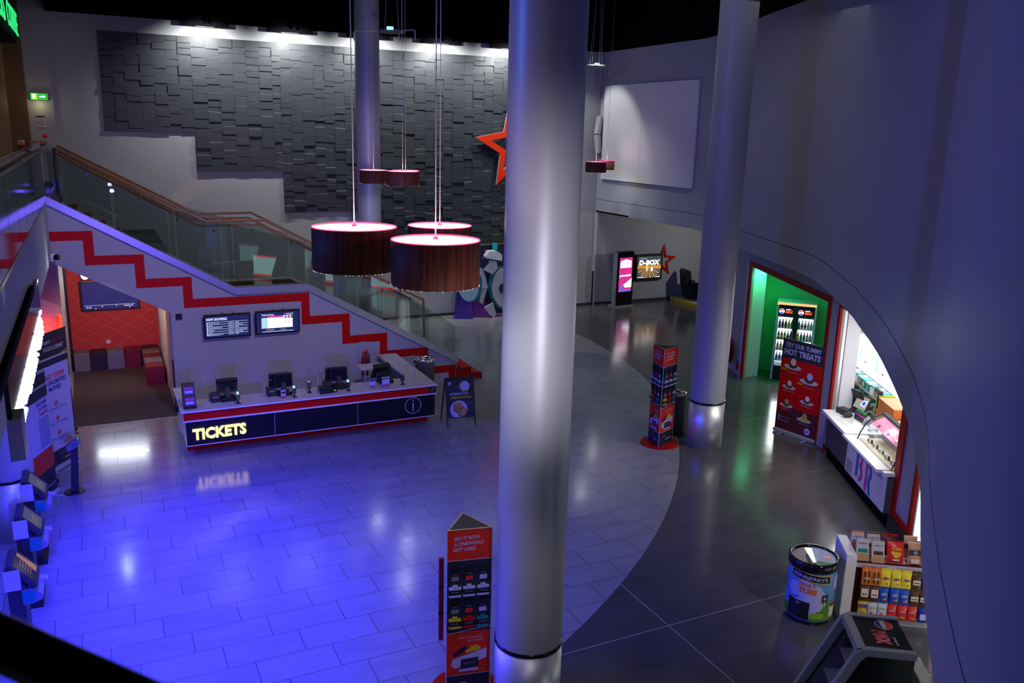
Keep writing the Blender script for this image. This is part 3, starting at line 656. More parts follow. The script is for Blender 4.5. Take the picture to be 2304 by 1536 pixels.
def till(x, y, rz, label, tilt=18, style=0):
    t_ = thing('till_terminal', label, 'till', (x, y, ZT+.001), rz, 'ticket tills')
    MB().rbox(-0.14, 0.14, -0.05, 0.22, 0, 0.07, 'black', 0.015).prism([(0.0, 0.06), (0.12, 0.06), (0.16, 0.2), (0.08, 0.24)], -0.04, 0.04, 'black', 'x').build('stand', t_)
    a = Matrix.Translation((0, 0.10, 0.13)) @ Matrix.Rotation(rad(-tilt), 4, 'X')
    MB(a).rbox(-0.18, 0.18, -0.03, 0.03, 0, 0.28, 'black', 0.012).rect(-0.155, 0.155, 0.03, 0.25, -0.0305, 'screen_black').build('customer_screen', t_)
    b = Matrix.Translation((-0.06 if style else 0.02, 0.22, 0.10)) @ Matrix.Rotation(rad(tilt), 4, 'X')
    MB(b).rbox(-0.19, 0.19, 0.0, 0.05, 0, 0.31, 'black', 0.012).build('operator_screen', t_)
    if style != 2: MB().rbox(-0.32, -0.16, 0.0, 0.2, 0, 0.16, 'charcoal', 0.012).rect(-0.29, -0.19, 0.09, 0.12, -0.001, 'grey').build('receipt_printer', t_)
    return t_
till(1.98, 16.12, rad(5), 'leftmost black till terminal on the ticket counter', 22)
till(3.02, 16.10, rad(2), 'second black till terminal from the left on the ticket counter', 10, 1)
till(4.12, 16.14, rad(-2), 'third black till terminal, with a faint blue-grey screen', 14, 1)
till(5.10, 16.16, rad(12), 'rightmost black till terminal at the counter corner, tilted flat', 34, 2)
def pin(x, y, label, lit='em_cyan', ty='p'):
    t_ = thing('card_reader' if ty == 'p' else 'barcode_scanner', label, 'card reader' if ty == 'p' else 'scanner', (x, y, ZT))
    MB().cyl((0, 0, 0), (0, 0, 0.012), 0.05, 0.045, 'black').cyl((0, 0, 0.012), (0, 0, 0.09), 0.013, 0.013, 'black', 10).build('stand', t_)
    a = Matrix.Translation((0, 0, 0.08)) @ Matrix.Rotation(rad(-28), 4, 'X')
    h = MB(a).rbox(-0.038, 0.038, -0.015, 0.02, 0, 0.16, 'black' if ty == 'p' else 'charcoal', 0.006).build('handset', t_)
    MB(a).rect(-0.026, 0.026, 0.09 if ty == 'p' else 0.12, 0.145 if ty == 'p' else 0.155, -0.016, lit).build('display', h)
pin(2.12, 15.90, 'card reader with a lit screen before the leftmost till')
pin(3.17, 15.92, 'card reader with a lit screen before the second till')
pin(4.24, 15.95, 'card reader with a lit screen before the third till')
pin(3.50, 16.10, 'small scanner with a white head beside the second till', 'white', 's')
pin(5.38, 15.98, 'small scanner with a pale head beside the rightmost till', 'light_grey', 's')
t_ = thing('ticket_printer', 'low black ticket printer with a green light left of the third till', 'printer', (3.78, 15.96, ZT+.001))
MB().rbox(-0.11, 0.11, -0.06, 0.14, 0, 0.13, 'black', 0.012).build('casing', t_); MB().box(0.17, 0.19, -0.05, -0.04, 0.035, 0.055, 'em_lime').box(0.12, 0.22, -0.04, 0.04, 0, 0.09, 'black').build('status_unit', t_)
def leaflet(x, y, label, w_, h_, bands, rz=0, base='clear_plastic'):
    t_ = thing('leaflet_holder', label, 'leaflet holder', (x, y, ZT), rz)
    MB().box(-w_/2-0.005, w_/2+0.005, -0.02, 0.05, 0, 0.012, base).box(-w_/2, w_/2, 0.004, 0.012, 0, h_, base).build('stand', t_)
    mb = MB(); mb.rect(-w_/2, w_/2, 0.014, h_, 0.0, 'lilac_print')
    for z0, z1, m in bands: mb.rect(-w_/2+0.006, w_/2-0.006, z0*h_, z1*h_, -0.002, m)
    mb.build('leaflet', t_)
leaflet(2.96, 15.93, 'tiny white and red card on the counter before the second till', 0.09, 0.16, ((.1, .28, 'logo_red'), (.55, .8, 'navy_print')))
leaflet(4.74, 15.97, 'small white leaflet with a dark picture in a clear stand', 0.12, 0.18, ((.75, .97, 'violet'), (.12, .3, 'magenta')))
leaflet(5.00, 15.92, 'larger white notice with a pointed top beside the rightmost till', 0.155, 0.215, ((.78, .88, 'navy_print'), (.12, .28, 'magenta')))
t_ = thing('card_display', 'two-tier display of purple gift cards on the left end of the counter', 'card display', (1.27, 15.95, ZT))
MB().prism([(-0.08, 0), (0.24, 0), (0.24, 0.42), (0.20, 0.42), (-0.08, 0.06)], -0.11, 0.11, 'black', 'x').build('stand', t_)
for k in range(2):
    a = Matrix.Translation((0, -0.05+0.13*k, 0.05+0.17*k)) @ Matrix.Rotation(rad(-20), 4, 'X')
    MB(a).box(-0.09, 0.09, -0.03, 0, 0, 0.16, 'violet').rect(-0.07, 0.07, 0.03, 0.08, -0.031, 'lilac_print').rect(-0.08, 0.08, 0.10, 0.14, -0.031, 'magenta').build('card_tray', t_)
def bentstand(x, y, label, rz=0):
    o = MB().tube([(0.02, 0, 0), (0.02, 0.0, 0.30), (-0.02, 0.0, 0.34), (-0.05, 0, 0.30)], 0.005, 'light_grey', 6).tube([(0.045, 0.0, 0), (0.045, 0.0, 0.30)], 0.005, 'light_grey', 6).tube([(-0.16, 0, 0.31), (0.20, 0, 0.33)], 0.006, 'grey', 6).build('wire_stand')
    tag(o, label, 'stand', None, (x, y, ZT), rz)
bentstand(2.60, 16.12, 'thin clear double stand between the first and second tills')
bentstand(3.66, 16.16, 'thin bent stand left of the black ticket printer', 0.6)
bentstand(4.62, 16.18, 'thin clear double stand right of the third till')
bentstand(5.72, 16.3, 'thin clear double stand near the counter corner', 0.3)
# fire extinguisher and sign behind the counter
def extinguisher(loc, rz, label, grp=None, s=1.0):
    t_ = thing('fire_extinguisher', label, 'fire extinguisher', loc, rz, grp)
    MB().lathe([(0.001, 0), (0.075*s, 0), (0.08*s, 0.02*s), (0.08*s, 0.40*s), (0.05*s, 0.48*s), (0.025*s, 0.50*s), (0.02*s, 0.53*s)], 'crimson', 18).build('cylinder', t_)
    MB().box(-0.07*s, 0.07*s, -0.01*s, 0.01*s, 0.53*s, 0.55*s, 'red').box(-0.02*s, 0.09*s, -0.01*s, 0.01*s, 0.57*s, 0.59*s, 'red').build('handle', t_)
    MB().tube([(0.02*s, 0, 0.54*s), (0.10*s, 0, 0.50*s), (0.11*s, 0, 0.3*s), (0.09*s, 0, 0.12*s)], 0.012*s, 'black', 7).build('hose', t_)
    return t_
extinguisher((5.36, 18.66, 0.43), 0, 'red fire extinguisher on the stair wall behind the ticket counter')
tag(MB().box(5.26, 5.28+.16, 18.775, 18.79, 0.72, 1.2, 'stair_wall').build('wall_bracket'), 'narrow grey bracket behind the extinguisher on the stair wall', 'bracket')
o = MB().box(-0.08, 0.08, 0, 0.01, 0, 0.11, 'cream').rect(-0.07, -0.01, 0.015, 0.095, -0.002, 'logo_red').rect(0.005, 0.07, 0.03, 0.08, -0.002, 'tan').build('safety_sign'); tag(o, 'small cream and red safety sign on the stair wall above the extinguisher', 'sign', None, (5.33, 18.785, 1.07))
o = MB().box(-0.06, 0.06, -0.03, 0, -0.06, 0.06, 'black').build('wall_box'); tag(o, 'small black square box on the stair wall left of the screens', 'wall box', None, (1.40, 18.79, 2.08))

def screen(x0, x1, z0, z1, label, name='wall_screen'):
    cx, cz = (x0+x1)/2, (z0+z1)/2; w_, h_ = (x1-x0)/2, (z1-z0)/2
    t_ = thing(name, label, 'screen', (cx, 18.68, cz)); t_.rotation_euler = (rad(6), 0, 0)
    MB().rbox(-w_, w_, -0.03, 0.03, -h_, h_, 'black', 0.008).build('casing', t_)
    MB().box(-0.15, 0.15, 0.03, 0.12, -0.1, 0.1, 'dark_grey').box(-0.12, -0.08, -0.01, 0.02, h_, h_+0.03, 'dark_grey').box(0.1, 0.14, -0.01, 0.02, h_, h_+0.03, 'dark_grey').build('bracket', t_)
    return t_, w_-0.03, h_-0.03
t_, w_, h_ = screen(1.87, 2.83, 1.575, 2.10, 'wall screen listing films and times in white rows')
mb = MB(); Y = -0.032; mb.rect(-w_, w_, -h_, h_, Y, 'em_navy')
mb.text('NOW SHOWING', -w_+.02, h_-.095, .42, .06, Y-.002, 'em_blue_white', bold=.03)
rows = [('The Newcomers', 'Screen 1', '19:45'), ('Glass', 'Screen 2', '20:00 21:15'), ('Green Road House', 'Screen 4', '19:30'), ('Instant', 'Screen 5', '18:15 20:10 21:30'), ('Alita', 'Screen 6', '19:00 20:50'), ('Happy Dawn 2 Life', 'Screen 8', '20:20')]
for k, (a, b, c) in enumerate(rows):
    z = h_-.165-k*.052
    mb.rect(-w_+.02, w_-.03, z+.034, z+.039, Y-.001, 'em_blue_white'); mb.rect(-w_+.025, -w_+.05, z, z+.026, Y-.001, 'em_blue_white')
    mb.text(a, -w_+.065, z, .017*len(a), .024, Y-.002, 'em_blue_white'); mb.text(b, .02, z, .11, .024, Y-.002, 'em_blue_white'); mb.text(c, .16, z, .014*len(c), .024, Y-.002, 'em_blue_white')
mb.rect(-w_+.02, w_-.03, -h_+.075, -h_+.08, Y-.001, 'em_blue_white').text('Friday 8 March 18:10', -w_+.03, -h_+.03, .26, .026, Y-.002, 'em_blue_white')
mb.build('display', t_)
t_, w_, h_ = screen(2.93, 3.89, 1.585, 2.11, 'wall screen with a bright price table and small pictures')
mb = MB(); mb.rect(-w_, w_, -h_, h_, Y, 'em_navy')
mb.text('Ticket Prices', -w_+.10, h_-.075, .27, .04, Y-.002, 'em_blue_white', bold=.02).disc(w_-.30, h_-.045, .016, Y-.002, 'em_magenta').text('cineworld', w_-.27, h_-.06, .15, .028, Y-.002, 'em_blue_white', bold=.02)
mb.rect(-w_+.10, -w_+.23, -.13, h_-.12, Y-.001, 'em_cyan').rect(-w_+.23, w_-.13, -.13, h_-.085, Y-.001, 'em_white').rect(-w_+.23, 0.12, h_-.125, h_-.085, Y-.002, 'em_magenta')
for k in range(5): mb.text('Adult', -w_+.13, .09-.052*k, .06, .02, Y-.002, 'em_blue_white')
for k in range(3): mb.rect(.14+.07*k, .195+.07*k, h_-.155, h_-.09, Y-.002, ('em_violet', 'em_magenta', 'em_greydark')[k])
mb.ring(.20, 0, .04, .012, Y-.002, 'em_magenta').rect(-.26, -.22, -.185, -.15, Y-.002, 'em_magenta').text('Book online', -.20, -.18, .12, .025, Y-.002, 'em_blue_white').text('Save more', .06, -.18, .12, .02, Y-.002, 'em_blue_white').rect(-.34, .34, -.215, -.205, Y-.001, 'em_blue_white')
mb.build('display', t_)

# litter bin at the counter end, second bin by the far column
def bin_(x, y, r, h_, label):
    t_ = thing('litter_bin', label, 'bin', (x, y, 0), 0)
    MB().lathe([(0.001, 0), (r, 0), (r, h_-0.04), (r*0.98, h_-0.02)], 'dark_grey', 32).build('body', t_)
    MB().lathe([(r, h_-0.04), (r*1.02, h_), (r*0.9, h_+0.03), (r*0.62, h_), (r*0.55, h_-0.08)], 'chrome', 32).build('rim', t_)
    MB().lathe([(r*0.58, h_-0.06), (0.001, h_-0.06)], 'black', 24).build('opening', t_)
bin_(6.52, 17.85, 0.24, 0.92, 'round dark bin with a chrome rim behind the end of the ticket counter')
bin_(10.52, 13.62, 0.20, 0.90, 'round black bin with a chrome rim behind the far steel-sleeved column')

# A-board
t_ = thing('pavement_sign', 'dark A-board with a coffee cup and a plate of cookies on its poster', 'sign', (6.55, 15.62, 0), rad(-6))
for s_, yy in ((-1, 0.0), (1, 0.0)):
    MB().prism([(0.0, 0), (0.03, 0), (0.25, 1.0), (0.22, 1.0)], s_*0.30-0.012, s_*0.30+0.012, 'charcoal', 'x').prism([(0.55, 0), (0.58, 0), (0.28, 1.0), (0.25, 1.0)], s_*0.30-0.012, s_*0.30+0.012, 'charcoal', 'x').build('leg', t_)
a = Matrix.Translation((0, 0.04, 0.18)) @ Matrix.Rotation(rad(-12.5), 4, 'X')
mb = MB(a); mb.box(-0.29, 0.29, 0.0, 0.015, 0, 0.84, 'navy_print').box(-0.31, 0.31, -0.01, 0.03, 0.81, 0.86, 'black'); Y = -0.003
mb.disc(-.22, .73, .038, Y, 'light_grey', 20).disc(-.22, .735, .012, Y-.001, 'teal', 10).rect(-.235, -.205, .70, .722, Y-.001, 'teal')
mb.quad([(.13, Y, .58), (.18, Y, .49), (.22, Y, .50), (.17, Y, .60)], 'brown').disc(.10, .66, .115, Y-.001, 'tan').disc(.11, .67, .095, Y-.002, 'lilac_print').text('mocha', -.12, .64, .08, .02, Y, 'tan')
mb.text('AFTERNOONS.', -.24, .485, .42, .05, Y-.003, 'lilac_print', bold=.03, shear=.2).text('DELIGHTFUL.', -.21, .405, .46, .055, Y-.003, 'yellow', bold=.03, shear=.2)
pts = [(-.045+.19*math.cos(q), .18+.19*math.sin(q)) for q in [rad(-65+k*10) for k in range(32)]]
mb.poly([(x, max(z, .02)) for x, z in pts], Y, 'lilac_print').disc(-.06, .22, .12, Y-.002, 'tan', 16).disc(.03, .12, .10, Y-.003, 'brown', 16).disc(.03, .125, .085, Y-.004, 'tan', 14)
rn = random.Random(1)
for k in range(18): mb.disc(-.06+rn.uniform(-.09, .09), .22+rn.uniform(-.08, .08), .013, Y-.005, 'brown', 6)
mb.text('Cookies and more', .15, .30, .11, .018, Y, 'light_grey').text('while stocks last', .10, .03, .12, .012, Y, 'grey')
mb.build('poster', t_)

# ================================================================== GIFT CARD DISPLAYS
def totem(x, y, rz, label, s=0.48, Ht=2.0):
    t_ = thing('gift_card_display', label, 'display stand', (x, y, 0), rz)
    ap = s/(2*math.sqrt(3)); R_ = s/math.sqrt(3)
    MB().lathe([(0.001, 0.0), (0.38, 0.0), (0.38, 0.02), (0.001, 0.02)], 'red', 48, smooth=False).build('base_plate', t_)
    tri = [(R_*math.cos(rad(-90+60+120*k)), R_*math.sin(rad(-90+60+120*k))) for k in range(3)]
    MB().prism(tri, 0.02, Ht, 'black').build('body', t_)
    vs = [(x_*1.0, y_*1.0, z) for z in (Ht-0.012, Ht+0.004) for x_, y_ in tri]
    i_ = [(x_*0.88, y_*0.88) for x_, y_ in tri]
    MB().prism([(a_*1.005, b__*1.005) for a_, b__ in tri], Ht, Ht+0.006, 'tan').prism(i_, Ht+0.006, Ht+0.008, 'charcoal').build('lid', t_)
    h = s/2
    for f in range(3):
        mx = Matrix.Rotation(rad(120*f), 4, 'Z') @ Matrix.Translation((0, -ap-0.003, 0))
        mb = MB(mx)
        k_ = Ht/2.0
        mb.rect(-h, h, 0.02, 0.30*k_, 0, 'navy_print').rect(-h, h, 0.30*k_, 0.82*k_, 0, 'print_red').poly([(-h, .82*k_), (h, .72*k_+.12), (h, .86*k_+.03), (-h, .83*k_)], -.001, 'navy_print').rect(-h, h, 0.84*k_, 1.66*k_, 0, 'navy_print').rect(-h, h, 1.66*k_, Ht-.005, 0, 'print_red')
        for z in (0.30*k_, 1.66*k_): mb.rect(-h, h, z-.004, z+.004, -.002, 'light_grey')
        mb.poly([(-h, .80*k_), (h, .86*k_), (h, .868*k_), (-h, .808*k_)], -.002, 'light_grey')
        for k, (tx, x0, w_) in enumerate((('SAY IT WITH', -.165, .27), ('A CINEWORLD', -.17, .32), ('GIFT CARD', -.175, .24))):
            mb.text(tx, x0, Ht-.115-.062*k, w_, .042, -.003, 'lilac_print', bold=.025, shear=.15, slope=.03)
        mb.text("WHO'S YOUR ONE", -.11, .735*k_, .26, .022, -.003, 'light_grey', shear=.1).text('IN A MINION?', -.01, .695*k_, .17, .022, -.003, 'light_grey', shear=.1)
        mb.poly([(-.17, .50), (.20, .60), (.20, .48), (-.14, .38), (-.19, .42)], -.003, 'lilac_print').poly([(-.17, .56), (-.03, .66), (-.01, .60), (-.16, .51)], -.004, 'navy_print').poly([(-.03, .60), (.13, .63), (.13, .59), (-.03, .56)], -.005, 'yellow').poly([(.02, .64), (.10, .65), (.10, .61), (.02, .60)], -.005, 'yellow')
        mb.poly([(-.08, .49), (.11, .50), (.11, .38), (-.09, .37)], -.006, 'navy_print').poly([(-.10, .37), (.11, .375), (.11, .34), (-.11, .34)], -.006, 'lilac_print').text('PERFECT GIFT', -.05, .43, .13, .015, -.007, 'light_grey')
        mb.text('conditions apply', .02, .335, .16, .01, -.003, 'light_grey').text('cineworld', -.02, .12, .2, .035, -.003, 'lilac_print', bold=.02).rect(-.10, -.02, .19, .21, -.003, 'grey')
        mb.build('printed_side', t_)
    for k in range(3): MB().cyl((tri[k][0], tri[k][1], .02), (tri[k][0], tri[k][1], Ht), .006, .006, 'light_grey', 6).build('edge_trim', t_)
    return t_
T1 = (3.255, 7.58, rad(-12)); T2 = (9.86, 13.22, rad(20))
totem(*T1, 'near triangular red and black gift card display beside the biggest column'); totem(*T2, 'far triangular red and black gift card display on a red disc by the round bin')
CARD = [[('black', 'grey'), ('black', 'logo_red'), ('black', 'lilac_print')], [('black', 'lilac_print')]*3, [('black', 'grey'), ('black', 'logo_red'), ('black', 'lilac_print')], [('black', 'yellow'), ('black', 'red'), ('black', 'teal')]]
CN = [['plain black', 'black and red', 'black and white'], ['white-edged']*3, ['plain black', 'black and red', 'black and white'], ['yellow-edged', 'red-edged', 'teal-edged']]
def cards(T, f, which, s=0.48):
    ap = s/(2*math.sqrt(3)); base = Matrix.Translation((T[0], T[1], 0)) @ Matrix.Rotation(T[2]+rad(120*f), 4, 'Z')
    for r_ in range(4):
        for c_ in range(3):
            m0, m1 = CARD[r_][c_]; x = (-.155, -.005, .145)[c_]; z = (1.44, 1.255, 1.06, .885)[r_]
            mb = MB()
            if r_ % 2 == 0:
                mb.box(-.045, .045, -.02, 0, 0, .15, m0).rect(-.04, .04, .0, .05, -.022, m1).text('cineworld', -.03, .07, .06, .012, -.023, 'light_grey').box(-.01, .01, -.03, 0, .15, .165, 'black')
            else:
                mb.box(-.062, .062, -.03, 0, .012, .10, m0).box(-.064, .064, -.034, 0, 0, .022, m1).box(-.064, .064, -.034, 0, .085, .105, m1).box(-.025, .025, -.034, 0, .105, .13, m1).text('GIFT CARD', -.04, .05, .08, .014, -.032, 'light_grey')
            o = mb.build('gift_card'); o.matrix_world = base @ Matrix.Translation((x, -ap-.006, z))
            tag(o, '%s card pack, %s row, %s on %s' % (CN[r_][c_], ORD[r_], ('left', 'middle', 'right')[c_], which.replace('the ', '')), 'gift card', 'gift cards on ' + which)
cards(T1, 0, 'the near gift card display')
cards(T2, 0, 'the right face of the far gift card display'); cards(T2, 2, 'the left face of the far gift card display')
o = MB().box(-.05, 0, -.02, .02, 0, .34, 'crimson').build('leaflet_pocket')
for k, z in enumerate((1.25, .93, .62)):
    q = o if k == 0 else o.copy()
    if k: COL.objects.link(q)
    tag(q, 'red leaflet pocket on the near gift card display, %s from the top' % ORD[k], 'pocket', 'red pockets on the near display', (3.035, 7.70, z), rad(-12))

# ================================================================== LEFT SIDE
def kiosk(x, y, label, lit):
    t_ = thing('ticket_kiosk', label, 'kiosk', (x, y, 0), rad(90), 'self-service ticket machines')
    MB().box(-.27, .27, -.10, .16, 0, .06, 'black').prism([(-.04, .06), (.12, .06), (.12, 1.18), (.02, 1.18), (-.12, .82), (-.04, .74)], -.21, .21, 'charcoal', 'x').build('body', t_)
    MB().prism([(.12, 1.18), (.12, 1.24), (.06, 1.25), (-.18, .98), (-.15, .94), (.02, 1.12)], -.235, .235, 'charcoal', 'x').build('hood', t_)
    MB().prism([(-.16, .90), (-.14, .94), (-.02, .94), (-.02, .76), (-.12, .76), (-.22, .80), (-.22, .85)], -.225, .225, 'grey', 'x').build('tray', t_)
    # screen on the slope
    a = Matrix(((1, 0, 0, 0), (0, .664, .747, -.062+.002), (0, -.664+0.0, .664, 1.115), (0, 0, 0, 1)))
    p = lambda u, t, o=0.004: (u, -.18+t*.24-o*.75, .98+t*.27+o*.66)
    mb = MB(); mb.quad([p(-.2, .06), p(.2, .06), p(.2, .94), p(-.2, .94)], 'screen_black'); mb.quad([p(-.17, .12, .006), p(.17, .12, .006), p(.17, .88, .006), p(-.17, .88, .006)], 'em_greydark' if lit < 2 else 'em_dimgold')
    if lit == 2: mb.quad([p(-.17, .12, .007), p(.02, .12, .007), p(.10, .88, .007), p(-.17, .88, .007)], 'screen_black')
    for k in range(5 if lit == 2 else 3): mb.quad([p(-.11+.0*k, .3+.1*k, .008), p(.08, .3+.1*k, .008), p(.08, .32+.1*k, .008), p(-.11, .32+.1*k, .008)], 'em_dimgold')
    mb.build('touch_screen', t_)
    MB().box(-.245, -.236, -.02, .14, .96, 1.20, 'light_grey').build('side_light_panel', t_)
    mb = MB()
    for i in range(3):
        for j in range(4): mb.box(-.2385, -.2355, -.14+.035*i, -.115+.035*i, .80+.03*j, .82+.03*j, 'teal')
    mb.box(-.237, -.235, -.15, -.02, .78, .93, 'teal').build('side_grille', t_)
    MB().rbox(.08, .17, -.25, -.15, .86, .90, 'mid_grey', .01).box(.10, .13, -.252, -.25, .87, .885, 'em_red_glow').build('card_slot', t_)
    return t_
kiosk(-1.10, 12.75, 'farthest of the three ticket machines along the left side', 0)
kiosk(-1.10, 11.55, 'middle one of the three ticket machines along the left side', 1)
kiosk(-1.10, 10.20, 'nearest of the three ticket machines, with an orange and black screen', 2)

def rollup(name, label, right, n, w_, h_, draw, base='light_grey', bar='light_grey'):
    rz = face(*n); d = Vector((math.cos(rz), math.sin(rz))); c = Vector(right)-d*w_/2
    t_ = thing(name, label, 'banner', (c.x, c.y, 0), rz)
    MB().rbox(-w_/2-.01, w_/2+.01, -.05, .05, .015, .085, base, .012).build('cassette', t_)
    for s_ in (-.3, .3): MB().box(s_*w_-.02, s_*w_+.02, -.17, .15, 0, .015, base).build('foot', t_)
    mb = MB(); draw(mb, w_/2, h_); mb.box(-w_/2, w_/2, .0, .004, .085, h_, 'dark_grey'); mb.build('print', t_)
    MB().box(-w_/2-.005, w_/2+.005, -.012, .014, h_-.015, h_+.012, bar).build('top_bar', t_)
    MB().cyl((0, .03, .08), (0, .03, h_), .01, .01, 'charcoal', 6).build('support_pole', t_)
    return t_
def easy(mb, h, H_):
    mb.rect(-h, h, .085, .36, -.001, 'navy_print').rect(-h, h, .36, H_-.13, -.001, 'lilac_print').rect(-h, h, H_-.13, H_, -.001, 'navy_print')
    mb.text('3 EASY STEPS', -.36, 1.66, .68, .085, -.004, 'logo_red', bold=.03).text('TO UNLIMITED', -.34, 1.55, .70, .085, -.004, 'violet', bold=.03).text('MOVIES', -.14, 1.44, .34, .085, -.004, 'violet', bold=.03)
    for k, (n_, tx) in enumerate((('1', 'Upload a photo'), ('2', 'Enter your details'), ('3', 'Get your payment'))):
        z = 1.20-.27*k
        mb.disc(.02, z, .045, -.004, 'logo_red').text(n_, .008, z-.025, .02, .05, -.006, 'lilac_print', bold=.02).text(tx, -.2, z-.105, .48, .045, -.004, 'violet', bold=.01).rect(-.3, .36, z-.135, z-.131, -.004, 'violet')
    mb.text('details ready', .0, .52, .25, .04, -.004, 'violet', bold=.01)
    mb.text('FOR ONE', .10, .47, .22, .035, -.004, 'violet', bold=.02).text('MONTHLY', .12, .42, .26, .045, -.004, 'logo_red', bold=.03).text('FEE', .26, .37, .13, .04, -.004, 'logo_red', bold=.03)
    mb.text('cineworld', .1, .14, .28, .05, -.004, 'lilac_print', bold=.02).disc(.06, .165, .02, -.004, 'logo_red').text('join in cinema or online today', .0, .26, .34, .025, -.004, 'lilac_print').rect(-h, h, H_-.133, H_-.129, -.002, 'violet')
rollup('pull_up_banner', 'tall white and black pull-up banner about easy steps to unlimited movies', (-.67, 16.64), (.85, -.53), .90, 2.03, easy)
def enjoy(mb, h, H_):
    mb.rect(-h, h, .085, H_, -.001, 'navy_print').text('ENJOY', -.30, 1.90, .24, .08, -.003, 'lilac_print', bold=.02).text('10% OFF', -.03, 1.90, .34, .08, -.003, 'crimson', bold=.02)
    mb.text('FOOD & DRINK*', -.30, 1.78, .62, .085, -.003, 'lilac_print', bold=.02).poly([(-h, 1.50), (h, 1.72), (h, 1.70), (-h, 1.48)], -.003, 'tan').poly([(-h, 1.0), (h, 1.0), (h, 1.69), (-h, 1.47)], -.002, 'brown')
    rn = random.Random(2)
    for k in range(40): mb.disc(rn.uniform(-h+.05, h-.05), rn.uniform(1.05, 1.5), .04, -.004-.0001*k, rn.choice(('tan', 'cream', 'brown')), 8)
    mb.rect(-h, h, .9, 1.15, -.009, 'lilac_print').disc(.25, 1.02, .09, -.010, 'logo_red')
rollup('pull_up_banner', 'dark pull-up banner offering food and drink, behind the white steps banner', (-.72, 18.30), (.85, -.53), .85, 2.12, enjoy, 'charcoal', 'charcoal')
def thef(mb, h, H_):
    mb.rect(-h, h, .085, .5, -.001, 'navy_print').rect(-h, h, .5, .85, -.002, 'logo_red').rect(-h, h, .85, 1.7, -.001, 'lilac_print').rect(-h, h, 1.7, H_, -.001, 'navy_print')
    mb.text('THE HOME', -.02, 1.60, .36, .06, -.004, 'violet', bold=.02).text('OF FILM', .05, 1.51, .28, .06, -.004, 'violet', bold=.02).text('UNLIMITED', .06, 1.43, .30, .05, -.004, 'logo_red', bold=.02)
    for k in range(11): mb.rect(.02, .36, 1.36-.045*k, 1.375-.045*k, -.003, 'violet')
    mb.text('cineworld', .1, .2, .24, .045, -.004, 'lilac_print', bold=.02)
rollup('pull_up_banner', 'white and red pull-up banner half hidden left of the steps banner', (-.98, 15.55), (.85, -.53), .85, 2.0, thef, 'charcoal', 'light_grey')
rollup('pull_up_banner', 'narrow white and red pull-up banner nearest the ticket machines', (-.95, 15.12), (.93, -.37), .80, 1.9, thef, 'light_grey', 'light_grey')
# slanted reader post before the banners
t_ = thing('reader_post', 'dark blue slanted post with a small pale reader before the banners', 'post', (-.70, 15.02, 0))
MB().cyl((0, 0, 0), (0, 0, .02), .16, .15, 'black', 20).prism([(-.05, .02), (.07, .02), (.12, .80), (.02, .84)], -.05, .05, 'charcoal', 'y').build('post', t_)
MB(Matrix.Translation((.07, 0, .80)) @ Matrix.Rotation(rad(-30), 4, 'Y')).rbox(-.12, .12, -.10, .10, 0, .09, 'grey', .02).box(-.02, .08, -.101, -.1, .02, .07, 'teal').build('reader_head', t_)
# LED marquee under the balcony edge
t_ = thing('led_marquee', 'long marquee sign of white bulbs hung under the left balcony', 'sign', (-.84, 0, 0))
MB().box(-.02, .03, 8.3, 13.55, 3.44, 3.84, 'gloss_black').box(-.02, .10, 8.3, 8.62, 3.05, 3.44, 'mid_grey').build('backing', t_)
mb = MB(); rn = random.Random(9); y = 8.45; k = 0
LET = ['#.#', '###', '##.', '.##', '#..', '###', '.#.']
while y < 13.45:
    colm = rn.random()
    for r_ in range(5):
        if colm < .18: continue
        if rn.random() < .32 and r_ not in (0, 2): continue
        mb.ball((.02, y, 3.40-.075*r_), .028, 'em_led', 6)
    y += .058
mb.build('bulbs', t_, kind='stuff')
l = lamp('marquee_glow', 'AREA', (.08, 11.0, 3.25), None, 600, (.022, .018, 1.0), shape='RECTANGLE', size=.18, size_y=4.8, spread=rad(120)); l.parent = t_; l.rotation_euler = (0, rad(-30), 0)
t_ = thing('light_rail', 'black light rail on the left balcony face above the marquee', 'light fitting', (-.84, 0, 0))
MB().box(0, .05, 7.2, 12.4, 3.86, 3.95, 'matte_black').build('rail', t_)
for k, yy in enumerate((8.6, 9.25)):
    l = lamp('added_rail_light', 'SPOT', (.10, yy, 3.97), None, 9, (.75, .88, 1.0), spot_size=rad(75), spot_blend=.6, shadow_soft_size=.02); l.parent = t_; l.rotation_euler = (rad(180), rad(16), 0)  # lights added to throw a bright patch on the balcony face
t_ = thing('security_camera', 'small white dome camera at the corner under the stair landing', 'camera', (-.84, 18.6, 3.46))
MB().lathe([(.001, -.10), (.06, -.09), (.075, -.02), (.075, .06), (.001, .06)], 'white', 16).build('housing', t_); MB().cyl((.05, -.03, -.01), (.13, -.05, -.01), .055, .06, 'gloss_black', 14).build('lens', t_)

# nook: tv, lit sign, cube stools
t_ = thing('nook_television', 'dark blue television on the red lattice wall', 'television', (.16, 23.12, 1.83)); t_.rotation_euler = (rad(4), 0, 0)
MB().rbox(-.66, .66, -.03, .04, -.37, .37, 'black', .01).box(-.2, .2, .04, .12, -.1, .1, 'charcoal').build('casing', t_)
mb = MB().rect(-.63, .63, -.34, .34, -.032, 'em_navy').rect(-.60, .55, -.235, -.229, -.034, 'em_blue_white').text('GLASS', -.56, -.30, .12, .04, -.034, 'em_blue_white').text('cineworld', .32, -.285, .18, .035, -.034, 'em_blue_white', bold=.02).disc(.30, -.268, .016, -.034, 'em_red_glow')
for x, z in ((-.35, -.31), (.12, -.26), (-.2, -.27), (.42, -.32)): mb.disc(x, z, .010, -.034, 'em_white', 8)
mb.build('display', t_)
t_ = thing('lit_wall_sign', 'bright white glowing sign above the television in the nook', 'sign', (.16, 23.15, 2.35))
